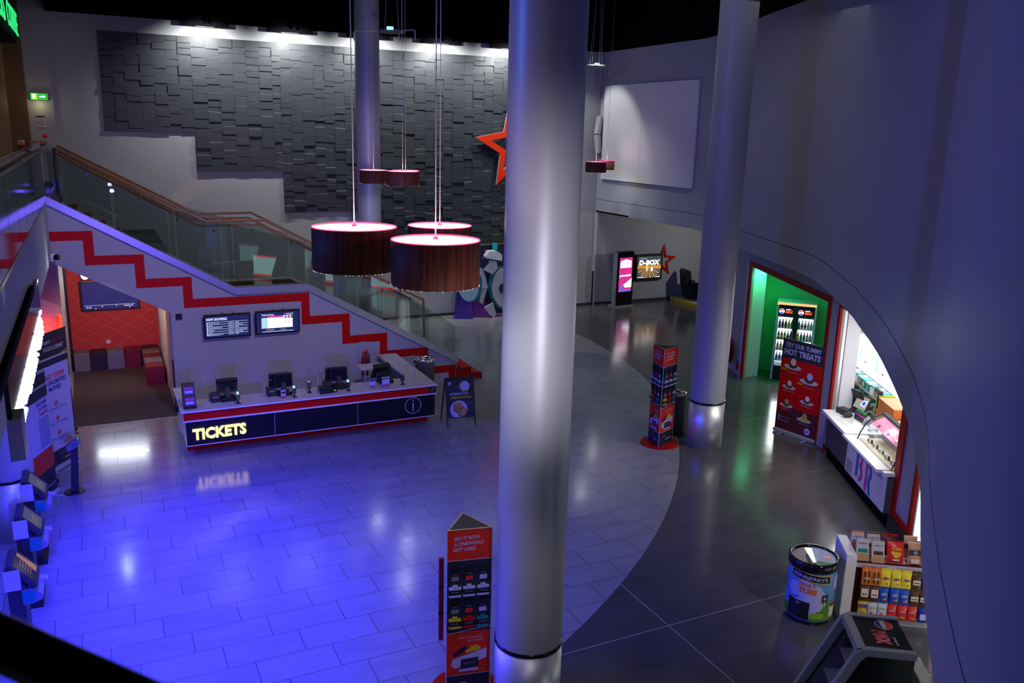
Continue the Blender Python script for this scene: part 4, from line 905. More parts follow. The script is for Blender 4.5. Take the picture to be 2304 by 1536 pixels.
MB().box(-.62, .62, .0, .09, -.12, .12, 'charcoal').build('sign_box', t_)
mb = MB()
for k in range(8): mb.disc(-.53+.15*k, 0.0, .085, -.004-.0003*k, 'em_hot', 16, .10)
mb.box(-.58, .58, -.003, 0, -.07, .07, 'em_hot').build('glowing_letters', t_)
def cube(x0, x1, y0, y1, m, label, h_=.46):
    t_ = thing('cube_stool', label, 'stool', ((x0+x1)/2, (y0+y1)/2, .012), 0, 'cube stools in the nook'); a, b = (x1-x0)/2-.004, (y1-y0)/2-.004
    MB().rbox(-a, a, -b, b, 0, h_-.07, m, .01).build('base', t_); MB().rbox(-a, a, -b, b, h_-.068, h_, m, .015).build('cushion', t_)
for k, (x0, x1, m, nme) in enumerate(((-.78, -.42, 'leather_grey', 'grey-green cube stool, leftmost against the red wall'), (-.42, -.04, 'leather_dark', 'black cube stool between the grey-green and slate ones'), (-.04, .36, 'leather_slate', 'slate blue cube stool against the red wall'), (.36, .74, 'leather_red', 'dark red cube stool against the red wall, right of the slate one'))):
    cube(x0, x1, 22.80, 23.22, m, nme)
for k, (y0, m, nme) in enumerate(((20.98, 'leather_red', 'dark red cube stool nearest the viewer along the right nook wall'), (21.44, 'leather_slate', 'slate cube stool second from the front along the right nook wall'), (21.90, 'leather_red', 'dark red cube stool third from the front along the right nook wall'), (22.36, 'leather_grey', 'grey-green cube stool in the row along the right nook wall'), (22.80, 'leather_dark', 'black cube stool in the back right corner of the nook'))):
    cube(.76, 1.17, y0, y0+.44, m, nme)
tag(MB().box(-.05, .05, -.012, 0, -.04, .04, 'white').rect(-.03, -.005, -.02, .02, -.014, 'light_grey').build('power_socket'), 'white power socket on the red lattice wall above the stools', 'socket', None, (.02, 23.245, .62))
tag(MB().box(-.03, .03, -.05, .0, 0, .55, 'em_red_glow').build('red_wall_light'), 'glowing red light strip at the left edge of the nook', 'light', None, (-.87, 20.18, 1.45))
lamp('red_glow', 'POINT', (-1.15, 20.0, 1.7), None, 13, (1.0, .03, .02), shadow_soft_size=.1)
lamp('added_nook_fill', 'SPOT', (.4, 19.5, 2.55), (.1, 23.2, 1.2), 190, (1.0, .50, .36), spot_size=rad(130), spot_blend=1.0, shadow_soft_size=.03)  # added warm fill on the red back wall
lamp('added_nook_front_fill', 'SPOT', (.0, 18.55, 3.34), (.15, 17.3, 0), 60, (.70, .88, 1.0), spot_size=rad(100), spot_blend=1.0, shadow_soft_size=.03)  # unseen spot added for the cool glow on the floor outside
lamp('added_balcony_fill', 'SPOT', (-.5, 17.4, 3.35), (-.86, 17.2, 3.9), 8, (.7, .88, 1.0), spot_size=rad(130), spot_blend=1.0, shadow_soft_size=.05)  # added low spot brightening the balcony face

# ================================================================== UPPER LEFT
t_ = thing('coffee_shop_sign', 'glowing green shop lettering high up at the left edge', 'sign', (-1.26, 15.6, 7.84), rad(90))
MB().box(-2.0, 7.9, .06, .40, -.12, .75, 'matte_black').build('sign_box', t_)
MB().text('STARBUCKS', 0.0, 0, 4.2, .50, -.02, 'em_green', bold=.0, th=.015).build('shop_name_letters', t_)
MB().text('COFFEE', 4.75, 0, 2.9, .50, -.02, 'em_green', bold=.0, th=.015).build('coffee_letters', t_)
struct('wall_gallery', MB().box(-1.9, -1.66, 10, 24, 4.46, 7.7, 'brown_wall_lit').box(-3.2, -1.66, 14, 24, 8.75, 9.5, 'dark_grey'))
t_ = thing('exit_sign', 'lit green exit sign with a running figure and an arrow on the upper grey wall', 'sign', (-1.075, 25.93, 6.62))
MB().rbox(-.21, .21, 0, .06, -.10, .10, 'charcoal', .01).build('casing', t_)
MB().rect(-.20, .20, -.085, .085, -.003, 'em_exit').rect(-.17, -.04, -.075, .075, -.004, 'em_lime').rect(-.14, -.09, -.05, .06, -.005, 'em_white').rect(.01, .10, -.012, .012, -.005, 'em_white').poly([(.09, -.035), (.15, 0), (.09, .035)], -.005, 'em_white').build('face', t_)
lamp('exit_glow', 'POINT', (-1.075, 25.8, 6.42), None, 1.6, (1.0, .95, .5), shadow_soft_size=.05)
tag(MB().box(-.11, .11, 0, .01, -.15, .15, 'light_grey').rect(-.10, .10, .09, .14, -.002, 'charcoal').rect(-.08, .08, -.1, .06, -.002, 'mid_grey').build('wall_notice'), 'pale paper notice on the upper wall under the exit sign', 'notice', None, (-1.09, 25.98, 6.0))
o = MB().lathe([(.001, 0), (.055, 0), (.055, .01), (.001, .01)], 'logo_red', 20).build('round_sign'); tag(o, 'small red and white round sign on the upper wall above the rail corner', 'sign', None, (-1.02, 25.98, 5.64)); o.rotation_euler = (rad(90), 0, 0)
for k, x in enumerate((-1.87, -1.58)):
    tag(MB().box(-.075, .075, 0, .01, -.055, .055, 'cream').rect(-.06, 0, -.04, .04, -.002, 'logo_red').rect(.01, .06, -.03, .03, -.002, 'light_grey').build('safety_sign'), 'small red and cream sign on the brown upper wall, %s of two' % ('left' if k == 0 else 'right'), 'sign', 'small signs on the brown upper wall', (x, 25.88, 5.46))
extinguisher((-1.88, 25.72, 4.84), 0, 'small extinguisher at the far left on the upper floor under the left sign', None, .95)
extinguisher((-1.55, 25.70, 4.86), 0, 'bright red extinguisher on the upper floor under the right sign', None, 1.0)
tag(MB().box(-1.88-.2, -1.4, 25.55, 25.88, 4.46, 4.84, 'black').build('extinguisher_plinth'), 'dark plinth under the extinguishers on the upper floor', 'plinth')
tag(MB().box(-1.40, -1.0, 25.75, 25.99, 5.42, 5.50, 'wood_rail').box(-1.40, -1.33, 25.75, 25.99, 4.46, 5.42, 'wood_rail').build('wooden_shelf'), 'short dark wooden ledge on the upper floor by the stair head', 'shelf')
lamp('gallery_lamp', 'SPOT', (-2.2, 23.5, 7.5), (-2.2, 25.9, 5.2), 22, (1.0, .55, .15), spot_size=rad(110), spot_blend=1, shadow_soft_size=.2)
lamp('gallery_lamp', 'SPOT', (-.6, 22.6, 8.6), (-1.1, 26, 6.5), 18, (1.0, .85, .75), spot_size=rad(100), spot_blend=1, shadow_soft_size=.2)

# ================================================================== ARCADE CORNER
t_ = thing('advert_totem', 'tall black freestanding screen with a bright pink advert', 'display stand', (16.95, 25.55, 0), rad(8))
MB().rbox(-.40, .40, -.12, .12, .04, 2.0, 'gloss_black', .03).box(-.46, .40, -.22, .22, 0, .04, 'mid_grey').box(-.41, -.385, -.10, .10, .05, 1.98, 'mid_grey').build('casing', t_)
mb = MB(); mb.rect(-.30, .30, .55, 1.78, -.122, 'em_magenta')
mb.poly([(-.26, 1.42), (-.25, 1.66), (.0, 1.72), (.25, 1.66), (.26, 1.42)], -.123, 'em_white').text('limited', -.16, 1.56, .32, .09, -.125, 'em_magenta', bold=.02)
mb.text('primelight', -.26, 1.08, .52, .10, -.123, 'em_white', bold=.03).poly([(-.08, .80), (.30, 1.02), (.30, .70), (.0, .70)], -.123, 'em_white').poly([(-.24, .55), (-.2, .82), (-.12, .86), (-.08, .55)], -.124, 'em_violet').rect(-.30, .30, .55, .62, -.1235, 'em_violet')
mb.build('display', t_); MB().text('cineworld', -.10, .36, .20, .035, -.123, 'red', bold=.02).build('logo', t_)
t_ = thing('framed_screen', 'black framed screen with racing artwork beside the small red star', 'screen', (18.35, 26.02, 1.32))
MB().rbox(-.60, .60, -.06, .07, -.50, .46, 'black', .015).build('frame', t_)
mb = MB().rect(-.52, .52, -.42, .38, -.062, 'em_greydark').rect(-.52, .52, -.05, .05, -.063, 'em_gold').poly([(-.52, -.05), (-.1, -.05), (-.2, -.42), (-.52, -.42)], -.0635, 'em_greydark').text('D-BOX', -.46, .06, .92, .19, -.066, 'em_white', bold=.045, shear=.12).text('experience', -.42, .28, .3, .05, -.066, 'em_blue_white')
for k in range(14):
    a = rad(-78+12*k); mb.poly([(0, -.02), (.7*math.sin(a)*.74, max(-.42, min(.36, .0-.45*abs(math.cos(a))))), (.7*math.sin(a+.06)*.74, max(-.42, min(.36, .0-.45*abs(math.cos(a+.06)))))], -.064, ('em_gold', 'em_warm')[k % 2])
mb.disc(-.10, -.06, .05, -.065, 'em_warm', 12, .12).disc(.12, -.10, .05, -.065, 'em_white', 12, .08).rect(-.5, -.2, -.40, -.385, -.066, 'em_white').rect(.3, .5, -.40, -.385, -.066, 'em_white').build('display', t_)
tag(MB().box(-.02, .02, -.02, .0, 0, 1.1, 'charcoal').build('conduit'), 'thin black vertical strip on the wall between the screens', 'conduit', None, (17.62, 26.09, .15))
t_ = thing('bollard_post', 'thin chrome post on the floor beside the pink advert screen', 'post', (17.58, 25.85, 0)); MB().cyl((0, 0, 0), (0, 0, .02), .08, .08, 'chrome').cyl((0, 0, .02), (0, 0, .42), .015, .015, 'chrome').ball((0, 0, .46), .05, 'chrome').build('post', t_); 
def dseat(x, y, label):
    t_ = thing('motion_seat', label, 'seat', (x, y, .14), rad(80), 'motion cinema seats')
    MB().prism([(.14, .35), (.30, .40), (.38, 1.02), (.30, 1.10), (.20, 1.06), (.12, .5)], -.28, .28, 'black', 'x').build('backrest', t_)
    MB().prism([(.12, .45), (.18, .50), (.26, 1.0), (.22, 1.04), (.14, .95)], -.19, .19, 'red', 'x').build('back_cushion', t_)
    MB().rbox(-.26, .26, -.35, .25, .12, .42, 'black', .03).build('seat_base', t_); MB().rbox(-.22, .22, -.36, .12, .42, .48, 'red', .02).build('seat_cushion', t_)
    for s_ in (-.30, .30): MB().rbox(s_-.04, s_+.04, -.30, .22, .14, .62, 'charcoal', .015).build('armrest', t_)
    MB().box(-.2, .2, -.2, .2, 0, .12, 'charcoal').build('pedestal', t_)
dseat(19.95, 25.45, 'black and red motion seat facing right, left one on the platform'); dseat(20.15, 24.55, 'black and red motion seat facing right, right one by the far column')
tag(MB().box(19.45, 21.2, 24.0, 25.95, 0, .12, 'light_grey').box(19.40, 19.45, 23.95, 25.95, 0, .14, 'bright_yellow').box(19.40, 21.2, 23.95, 24.0, 0, .14, 'bright_yellow').build('seat_platform'), 'low white platform with yellow edging under the motion seats', 'platform')

# film standee, plain shapes only
t_ = thing('film_standee', 'big cardboard film standee with teal rings, white plates and a purple slope', 'standee', (0, 25.2, 0))
def SX(px, py): return (10.24+.0156*(px-1030)+.0004*(py-640), 1.26-.0149*(py-640)-.0012*(px-1030))
def C(x, y): return SX(1000+x/7.68, 560+y/7.68)
def SP(pts, y0, y1, m, nm): MB().prism([C(*p) for p in pts], y0, y1, m, 'y').build(nm, t_)
def EL(cx, cy, rx, ry, n=28): return [(cx+rx*math.cos(2*PI*k/n), cy-ry*math.sin(2*PI*k/n)) for k in range(n)]
MB().box(10.9, 13.6, .62, .66, 0, 2.36, 'navy_print').box(10.9, 13.6, .60, .67, 2.36, 2.40, 'brass').build('backboard', t_)
rn = random.Random(5); mb = MB()
for k in range(26): mb.disc(rn.uniform(11.0, 12.9), rn.uniform(1.7, 2.3), rn.uniform(.01, .05), .615-.0002*k, rn.choice(('purple', 'violet', 'magenta', 'sky_blue')), 8)
mb.build('backboard_stars', t_)
SP([(1020, -60), (1110, -60), (1110, 60), (1020, 60)], .5, .55, 'turquoise', 'turquoise_plate')
SP(EL(560, 650, 212, 325), .26, .34, 'teal', 'teal_ring'); SP(EL(520, 680, 175, 262), .18, .26, 'pale_blue', 'pale_dome')
SP([(680, 330), (790, 375), (850, 540), (885, 720), (775, 722), (740, 500)], .28, .36, 'white', 'white_plate')
SP([(775, 730), (868, 730), (785, 1002), (722, 950)], .28, .36, 'light_grey', 'grey_plate')
SP([(912, 225), (1000, 225), (1030, 350), (930, 458), (780, 392)], .12, .18, 'light_grey', 'grey_plate')
SP([(820, 150), (880, 60), (1000, 52), (1100, 110), (1100, 220), (820, 185)], .1, .35, 'white', 'white_plate')
SP(EL(1150, 700, 260, 375), .22, .30, 'teal', 'teal_ring'); SP(EL(1165, 700, 235, 345), .14, .22, 'light_grey', 'grey_disc'); SP(EL(1130, 700, 80, 90), .12, .14, 'charcoal', 'hub')
SP([(770, 1030), (925, 948), (978, 1140), (948, 1222), (850, 1150)], .05, .12, 'light_grey', 'grey_plate')
MB().add([(10.55, .30, .55), (10.95, .30, .0), (11.95, .05, .0), (11.6, .3, .40), (10.9, .35, 1.1), (10.6, .5, 0), (11.9, .5, 0)], [(0, 1, 2, 3, 4), (0, 5, 6, 2, 1), (4, 3, 6, 5), (3, 2, 6)], 'purple').build('purple_slope', t_)
MB().add([(10.35, .30, .0), (10.95, .05, .0), (10.9, .30, 1.25), (10.5, .35, 1.2)], [(0, 1, 2, 3)], 'violet').add([(10.35, .30, 0), (10.5, .35, 1.2), (10.5, .55, 0)], [(0, 1, 2)], 'black').build('violet_slope', t_)

# ================================================================== RIGHT SIDE
extinguisher((14.67, 16.92, .30), rad(-70), 'dark red fire extinguisher on the wall between the far column and the green alcove', 'extinguishers by the green alcove', 1.1)
extinguisher((14.84, 17.31, .38), rad(-70), 'fire extinguisher with a black hose, the one nearer the far column', 'extinguishers by the green alcove', 1.0)
tag(MB().box(-.03, .03, -.03, 0, 0, .10, 'light_grey').build('door_contact'), 'tiny white box at the top left of the green alcove frame', 'wall box', None, (14.735, 16.55, 2.82), rad(-65))
# drinks fridge
FR = thing('drinks_fridge', 'tall double door drinks fridge glowing white inside the green alcove', 'fridge', (15.68, 15.72, 0), face(-.72, -.69))
MB().box(-.48, .48, .62, .66, 0, 2.02, 'light_grey').box(-.48, -.44, 0, .62, 0, 2.02, 'light_grey').box(.44, .48, 0, .62, 0, 2.02, 'light_grey').box(-.44, .44, 0, .62, 1.98, 2.02, 'light_grey').box(-.44, .44, 0.02, .62, .04, .34, 'black').box(-.44, .44, .60, .62, .34, 1.98, 'em_fridge').build('cabinet', FR)
MB().box(-.46, .46, -.02, .05, 1.96, 2.02, 'em_warm').build('top_light', FR)
for k, (a, b) in enumerate(((-.44, -.02), (.02, .44))):
    d_ = MB().box(a, a+.02, -.03, 0, .34, 1.97, 'light_grey').box(b-.05 if k == 0 else b-.02, b, -.03, 0, .34, 1.97, 'black' if k == 0 else 'light_grey').box(a+.0, a+.05 if k else a+.0001, -.032, 0, .34, 1.97, 'black').box(a, b, -.03, 0, 1.66, 1.97, 'gloss_black').box(a, b, -.03, 0, .34, .38, 'black').rect(a+.02, b-.02, .38, 1.66, -.01, 'case_glass').build('door', FR)
    x = a+.09; mb = MB(); mb.disc(x, 1.81, .065, -.033, 'em_white', 20).poly([(x-.062, 1.80)]+[(x+.062*math.cos(rad(t)), 1.81+.062*math.sin(rad(t))) for t in range(165, 10, -15)]+[(x+.02, 1.83)], -.035, 'em_red_glow').poly([(x-.05, 1.775)]+[(x+.06*math.cos(rad(t)), 1.81+.06*math.sin(rad(t))) for t in range(215, 330, 15)]+[(x+.01, 1.80)], -.035, 'em_blue')
    mb.text('pepsi', x+.10, 1.84, .11, .035, -.034, 'em_white', bold=.02).text('MAX', x+.09, 1.76, .18, .075, -.034, 'em_red_glow', bold=.05, shear=.1).text('MAXIMUM TASTE NO SUGAR', a+.04, 1.69, .33, .02, -.034, 'grey').build('logo_header', d_)
    xx = b-.03 if k == 0 else a+.03; MB().cyl((xx, -.06, .95), (xx, -.06, 1.35), .012, .012, 'brass', 8).build('handle', d_)
MB().box(-.045, .045, -.036, .0, .34, 1.97, 'black').build('mullion', FR)
for z in (1.36, 1.06, .78, .50): MB().box(-.43, .43, .05, .58, z-.012, z, 'light_grey').build('shelf', FR)
fm = FR.matrix_basis.copy(); fm = Matrix.Translation(FR.location) @ Matrix.Rotation(FR.rotation_euler.z, 4, 'Z')
def bottle(cap, body, lab):
    mb = MB(); mb.lathe([(.001, 0), (.030, 0), (.032, .02), (.032, .13), (.013, .18), (.012, .20)], body, 12).lathe([(.033, .05), (.033, .11)], lab, 12, smooth=False).lathe([(.014, .195), (.014, .22), (.001, .22)], cap, 10); return mb.build('drink_bottle')
kinds = {'purple-capped dark': ('violet', 'violet', 'purple'), 'dark': ('black', 'brown', 'charcoal'), 'lime green': ('lime', 'lime', 'lime'), 'clear': ('white', 'light_grey', 'pale_blue'), 'maroon-labelled': ('maroon', 'light_grey', 'maroon'), 'yellow-labelled dark': ('yellow', 'brown', 'bright_yellow'), 'green': ('green', 'green', 'teal'), 'orange': ('orange', 'orange', 'cream'), 'blue': ('blue', 'sky_blue', 'blue')}
protos = {}
plan_b = [(1.36, ['purple-capped dark', 'dark', 'dark', 'lime green', 'lime green', 'green', 'maroon-labelled', 'maroon-labelled', 'clear', 'clear']),
          (1.06, ['yellow-labelled dark', 'yellow-labelled dark', 'yellow-labelled dark', 'maroon-labelled', 'purple-capped dark', 'orange', 'green', 'green', 'orange', 'clear']),
          (.78, ['orange', 'orange', 'dark', 'purple-capped dark', 'blue', 'blue', 'purple-capped dark', 'purple-capped dark', 'clear', 'clear']),
          (.50, ['blue', 'blue', 'blue', 'blue', 'blue', 'blue', 'clear', 'clear', 'clear', 'clear'])]
XB = [-.38, -.305, -.23, -.155, -.085, .09, .165, .24, .315, .385]
SHN = ['top', 'second', 'third', 'bottom']
for si, (z, row) in enumerate(plan_b):
    for k, kn in enumerate(row):
        if kn not in protos: o = bottle(*kinds[kn]); protos[kn] = o
        else: o = protos[kn].copy(); COL.objects.link(o)
        o.matrix_world = fm @ Matrix.Translation((XB[k], .12, z))
        tag(o, '%s drink bottle on the %s fridge shelf' % (kn, SHN[si]), 'bottle', '%s bottles on the %s fridge shelf' % (kn, SHN[si]))
lamp('fridge_glow', 'AREA', (15.55, 15.58, 1.2), (14.0, 14.1, 1.0), 22, (.9, .97, 1.0), shape='RECTANGLE', size=.8, size_y=1.3)
lamp('green_lamp', 'SPOT', (15.0, 16.15, 2.95), (15.1, 16.5, .8), 60, (.05, 1.0, .35), spot_size=rad(150), spot_blend=1, shadow_soft_size=.05)
lamp('green_lamp', 'POINT', (14.9, 14.6, 2.7), None, 22, (.12, 1.0, .42), shadow_soft_size=.15)
lamp('alcove_white_lamp', 'POINT', (14.2, 13.6, 2.5), None, 7, (.95, 1.0, .9), shadow_soft_size=.1)
tag(MB().box(-.12, .12, -.02, 0, -.04, .04, 'light_grey').build('switch_plate'), 'pale switch plate on the green wall beside the fridge', 'switch', None, (15.02+.3, 16.95, .75), rad(-85))

# banner with hot desserts
def treats(mb, h, H_):
    mb.rect(-h, h, .085, .6, -.001, 'maroon').rect(-h, h, .6, 1.62, -.001, 'red').rect(-h, h, 1.62, H_, -.001, 'navy_print').poly([(-h, .5), (-h+.3, .5), (-h+.12, 1.5), (-h, 1.5)], -.0015, 'red')
    mb.text('TRY OUR YUMMY', -.42, 1.86, .86, .10, -.004, 'lilac_print', bold=.03).text('HOT TREATS', -.43, 1.70, .86, .13, -.004, 'lilac_print', bold=.04)
    for k, (x, z, s_, c1, c2) in enumerate(((-.20, 1.46, 1.1, 'cream', 'brown'), (.22, 1.24, 1.15, 'lilac_print', 'brown'), (-.24, 1.02, .85, 'cream', 'brown'), (.22, .80, .85, 'cream', 'brown'), (-.26, .62, .85, 'tan', 'brown'), (.20, .42, .9, 'tan', 'yellow'))):
        mb.disc(x, z, .19*s_, -.003-.0004*k, 'light_grey', 24, .05*s_).disc(x, z+.035*s_, .095*s_, -.0035-.0004*k, c2, 14, .06*s_).disc(x+.01, z+.10*s_, .06*s_, -.0040-.0004*k, c1, 14, .07*s_)
        mb.text(('HOT CHOCOLATE CAKE', 'WAFFLE SUNDAE', 'BROWNIE A LA MODE', 'COOKIE SUNDAE', 'FUDGE SUNDAE', 'BANANA WAFFLE')[k], x-.12, z-.11*s_, .26, .02, -.006, 'light_grey')
        if k < 2: mb.text('New!', x-.27, z-.085*s_, .14, .05, -.007, 'yellow', bold=.03, shear=.2)
    mb.rect(-.42, -.39, .33, .39, -.004, 'sky_blue').rect(-.42, -.39, .26, .32, -.004, 'sky_blue').text('find us online', -.37, .34, .24, .03, -.004, 'lilac_print').text('share with us', -.37, .27, .22, .03, -.004, 'lilac_print').disc(.30, .20, .07, -.004, 'lilac_print').text('BR', .265, .175, .07, .05, -.006, 'purple', bold=.03)
rollup('pull_up_banner', 'dark red pull-up banner of hot desserts leaning by the green alcove', (12.80, 11.98), (-.985, -.17), .98, 2.02, treats, 'mid_grey', 'charcoal')

# ice cream counter, in its own frame along the shopfront
MXS, LS = seg(FP[4], FP[5]); ANG = math.atan2(FP[5][1]-FP[4][1], FP[5][0]-FP[4][0]); SO = (FP[4][0], FP[4][1], 0)
def sthing(n_, lab, cat, x, y, z, rz=0, group=None):
    p = MXS @ Vector((x, y, z)); return thing(n_, lab, cat, tuple(p), ANG+rz, group)
ct = sthing('ice_cream_counter', 'white-topped ice cream counter with a dark speckled end and big two-tone letters', 'counter', 0, 0, 0)
MB().box(.34, 1.64, -.12, -.02, .25, .86, 'speckle').box(.34, .36, -.13, -.12, .25, .86, 'light_grey').build('dark_end_panel', ct)
mb = MB(); mb.box(1.64, 3.47, -.14, -.02, .25, .86, 'tile_white')
for k in range(8):
    x = 2.65+.12*k; 
    if x+.25 < 3.47: mb.poly([(x, .26), (x+.008, .26), (x+.25, .84), (x+.242, .84)], -.1415, 'light_grey')
mb.rect(1.70, 1.98, .27, .50, -.1415, 'mid_grey').build('white_front_panel', ct)
MB().box(3.47, 3.52, -.12, -.02, .25, .86, 'speckle').build('dark_far_panel', ct)
MB().box(.34, 3.52, -.06, .0, 0, .25, 'matte_black').build('plinth', ct)
MB().box(.30, 1.66, -.22, .50, .88, .94, 'white').box(1.60, 3.30, -.24, .18, .86, .91, 'white').box(3.42, 3.52, -.20, .45, .88, .94, 'white').box(.72, 3.5, .9, 1.35, .86, .90, 'white').build('worktop', ct)
y = -.147
def arc(cx, cz, r1, r2, a0, a1, n_=14): return [(cx+r1*math.cos(rad(a0+(a1-a0)*k/n_)), cz+r1*math.sin(rad(a0+(a1-a0)*k/n_))) for k in range(n_+1)]+[(cx+r2*math.cos(rad(a1+(a0-a1)*k/n_)), cz+r2*math.sin(rad(a1+(a0-a1)*k/n_))) for k in range(n_+1)]
mb = MB(); mb.poly([(2.16, .36), (2.26, .36), (2.26, .82), (2.16, .80)], y, 'blue')
mb.poly(arc(2.32, .69, .13, .05, 95, -90), y, 'magenta').poly(arc(2.34, .47, .15, .06, 90, -95), y, 'magenta').rect(2.62, 2.71, .28, .80, y, 'magenta')
mb.poly(arc(2.74, .64, .16, .07, 95, -85), y, 'blue').poly([(2.74, .50), (2.83, .50), (2.92, .28), (2.82, .28)], y, 'blue').build('shop_logo', ct)
lamp('shop_lamp', 'AREA', tuple(MXS @ Vector((1.6, .7, 3.0))), tuple(MXS @ Vector((1.6, .3, 0))), 75, (1.0, 1.0, .96), shape='RECTANGLE', size=.6, size_y=2.6)
lamp('shop_lamp', 'POINT', tuple(MXS @ Vector((-.6, .7, 2.6))), None, 18, (1.0, 1.0, .98), shadow_soft_size=.15)
# glass freezer
t_ = sthing('ice_cream_case', 'sloped glass ice cream case with a pink sign and rows of tiny labels', 'display case', 1.85, 0, .91)
sec = [(-.06, 0), (.02, .24), (.16, .40), (.34, .48), (.36, .48), (.36, 0)]
for s_ in (0, 1.55): MB().tube([(s_, -.06, 0), (s_, -.02, .13), (s_, .04, .26), (s_, .10, .34), (s_, .18, .41), (s_, .34, .48)], .012, 'charcoal', 8).build('end_frame', t_)
vs = [(x, a, b) for x in (0.01, 1.54) for a, b in sec[:4]]
MB().add(vs, [(k, k+1, k+5, k+4) for k in range(3)], 'case_glass').build('curved_glass', t_)
MB().box(0, 1.55, .32, .40, .44, .50, 'charcoal').build('top_bar', t_)
MB().box(0.02, 1.53, -.03, .36, .0, .03, 'cream').box(.02, 1.53, .34, .36, .0, .45, 'mid_grey').build('well', t_)
MB().add([(x, a, b) for x in (.12, 1.50) for a, b in ((.10, .335), (.175, .385), (.31, .455))], [(0, 1, 4, 3), (1, 2, 5, 4)], 'pink').build('pink_sign', t_)
MB().add([(x, a-.004, b+.008) for x in (.75, .80) for a, b in ((.13, .36), (.17, .385))], [(0, 1, 3, 2)], 'magenta').build('sign_writing', t_)
MB().add([(x, a-.004, b+.008) for x in (.35, .39) for a, b in ((.12, .35), (.16, .38))], [(0, 1, 3, 2)], 'charcoal').build('sign_writing', t_)
MB().add([(x, a-.004, b+.008) for x in (1.15, 1.18) for a, b in ((.12, .35), (.17, .385))], [(0, 1, 3, 2)], 'maroon').build('sign_writing', t_)
for k in range(5):
    x = .25+.26*k
    tag_ = MB().box(x-.03, x+.03, .03, .05, .03, .11, 'white').rect(x-.02, x+.02, .05, .09, .029, 'charcoal').box(x+.05, x+.10, .06, .08, .03, .10, ('charcoal', 'brown', 'green', 'maroon', 'charcoal')[k]).build('flavour_label', t_)
lamp('case_lamp', 'AREA', tuple(MXS @ Vector((2.6, .25, 1.36))), tuple(MXS @ Vector((2.6, .1, .9))), 5, (1.0, .98, .85), shape='RECTANGLE', size=.2, size_y=1.3)
# things on the counter
t_ = sthing('shop_till', 'touch screen till with a lit desktop on the ice cream counter', 'till', .45, .42, .94, 0.35)
MB().rbox(-.16, .16, -.10, .14, 0, .06, 'black', .01).build('base', t_)
a = Matrix.Translation((0, 0, .06)) @ Matrix.Rotation(rad(-25), 4, 'X')
MB(a).rbox(-.19, .19, -.02, .02, 0, .30, 'black', .008).rect(-.165, .165, .025, .275, -.021, 'em_pos').poly([(-.02, .10), (.12, .08), (.14, .22), (.02, .20)], -.022, 'em_blue_white').poly([(.02, .12), (.10, .11), (.10, .19), (.04, .18)], -.023, 'em_blue').build('touch_screen', t_)
MB(Matrix.Translation((-.14, .12, .10)) @ Matrix.Rotation(rad(20), 4, 'X')).rbox(-.2, .16, 0, .03, 0, .32, 'black', .01).build('rear_screen', t_)
t_ = sthing('customer_display', 'small black pole display behind the ice cream till', 'display', -.05, .95, .90); MB().cyl((0, 0, 0), (0, 0, .30), .015, .015, 'black', 8).build('pole', t_); MB().rbox(-.16, .16, -.03, .03, .30, .38, 'charcoal', .01).rect(-.03, .04, .325, .335, -.031, 'light_grey').build('head', t_)
t_ = sthing('desk_phone', 'black phone keypad unit with a lime display beside the shop till', 'phone', .12, .62, .94, .3); MB().prism([(-.10, 0), (.10, 0), (.10, .09), (-.10, .03)], -.16, .16, 'charcoal', 'x').build('casing', t_); MB().quad([(-.10, -.06, .044), (.06, -.06, .044), (.06, -.01, .059), (-.10, -.01, .059)], 'em_lime').build('display', t_)
t_ = sthing('card_reader', 'black card reader lying at the left end of the ice cream counter', 'card reader', .72, .12, .94, .5); MB().cyl((0, 0, 0), (0, 0, .012), .06, .05, 'black').build('base', t_); MB(Matrix.Translation((0, 0, .04)) @ Matrix.Rotation(rad(40), 4, 'Y')).rbox(-.05, .05, -.10, .10, 0, .04, 'charcoal', .01).build('handset', t_)
t_ = sthing('receipt_printer', 'low black printer behind the card reader on the ice cream counter', 'printer', .50, .12, .94, .3); MB().rbox(-.12, .12, -.09, .09, 0, .10, 'black', .01).build('casing', t_)
t_ = sthing('card_rack', 'green and blue topping rack in front of the shop till', 'rack', .95, .30, .94, .2); MB().box(-.18, .18, -.04, .06, 0, .14, 'charcoal').box(-.18, .18, -.042, -.04, .10, .13, 'magenta').build('box', t_)
for k in range(3): MB().cyl((-.12+.11*k, .0, .14), (-.12+.11*k, .0, .19), .035, .04, 'green', 8).build('pot', t_)
for k, (x, yy) in enumerate(((1.22, .33), (1.50, .33))):
    t_ = sthing('glass_dome', 'clear dome pot on the ice cream counter, %s of the two' % ('left' if k == 0 else 'right'), 'dome', x, yy, .94, 0, 'dome pots'); MB().lathe([(.001, 0), (.09, 0), (.09, .02), (.001, .02)], 'steel', 20).build('base', t_); MB().lathe([(.08, .02), (.085, .08), (.07, .13), (.03, .16), (.012, .19), (.001, .2)], 'clear_plastic', 20).build('dome', t_)
tag(MB(MXS).prism([(.95, -.10), (1.50, -.05), (1.50, -.04), (.95, -.09)], .94, 1.22, 'case_glass').build('sneeze_guard'), 'low clear guard standing on the left of the ice cream counter', 'guard')
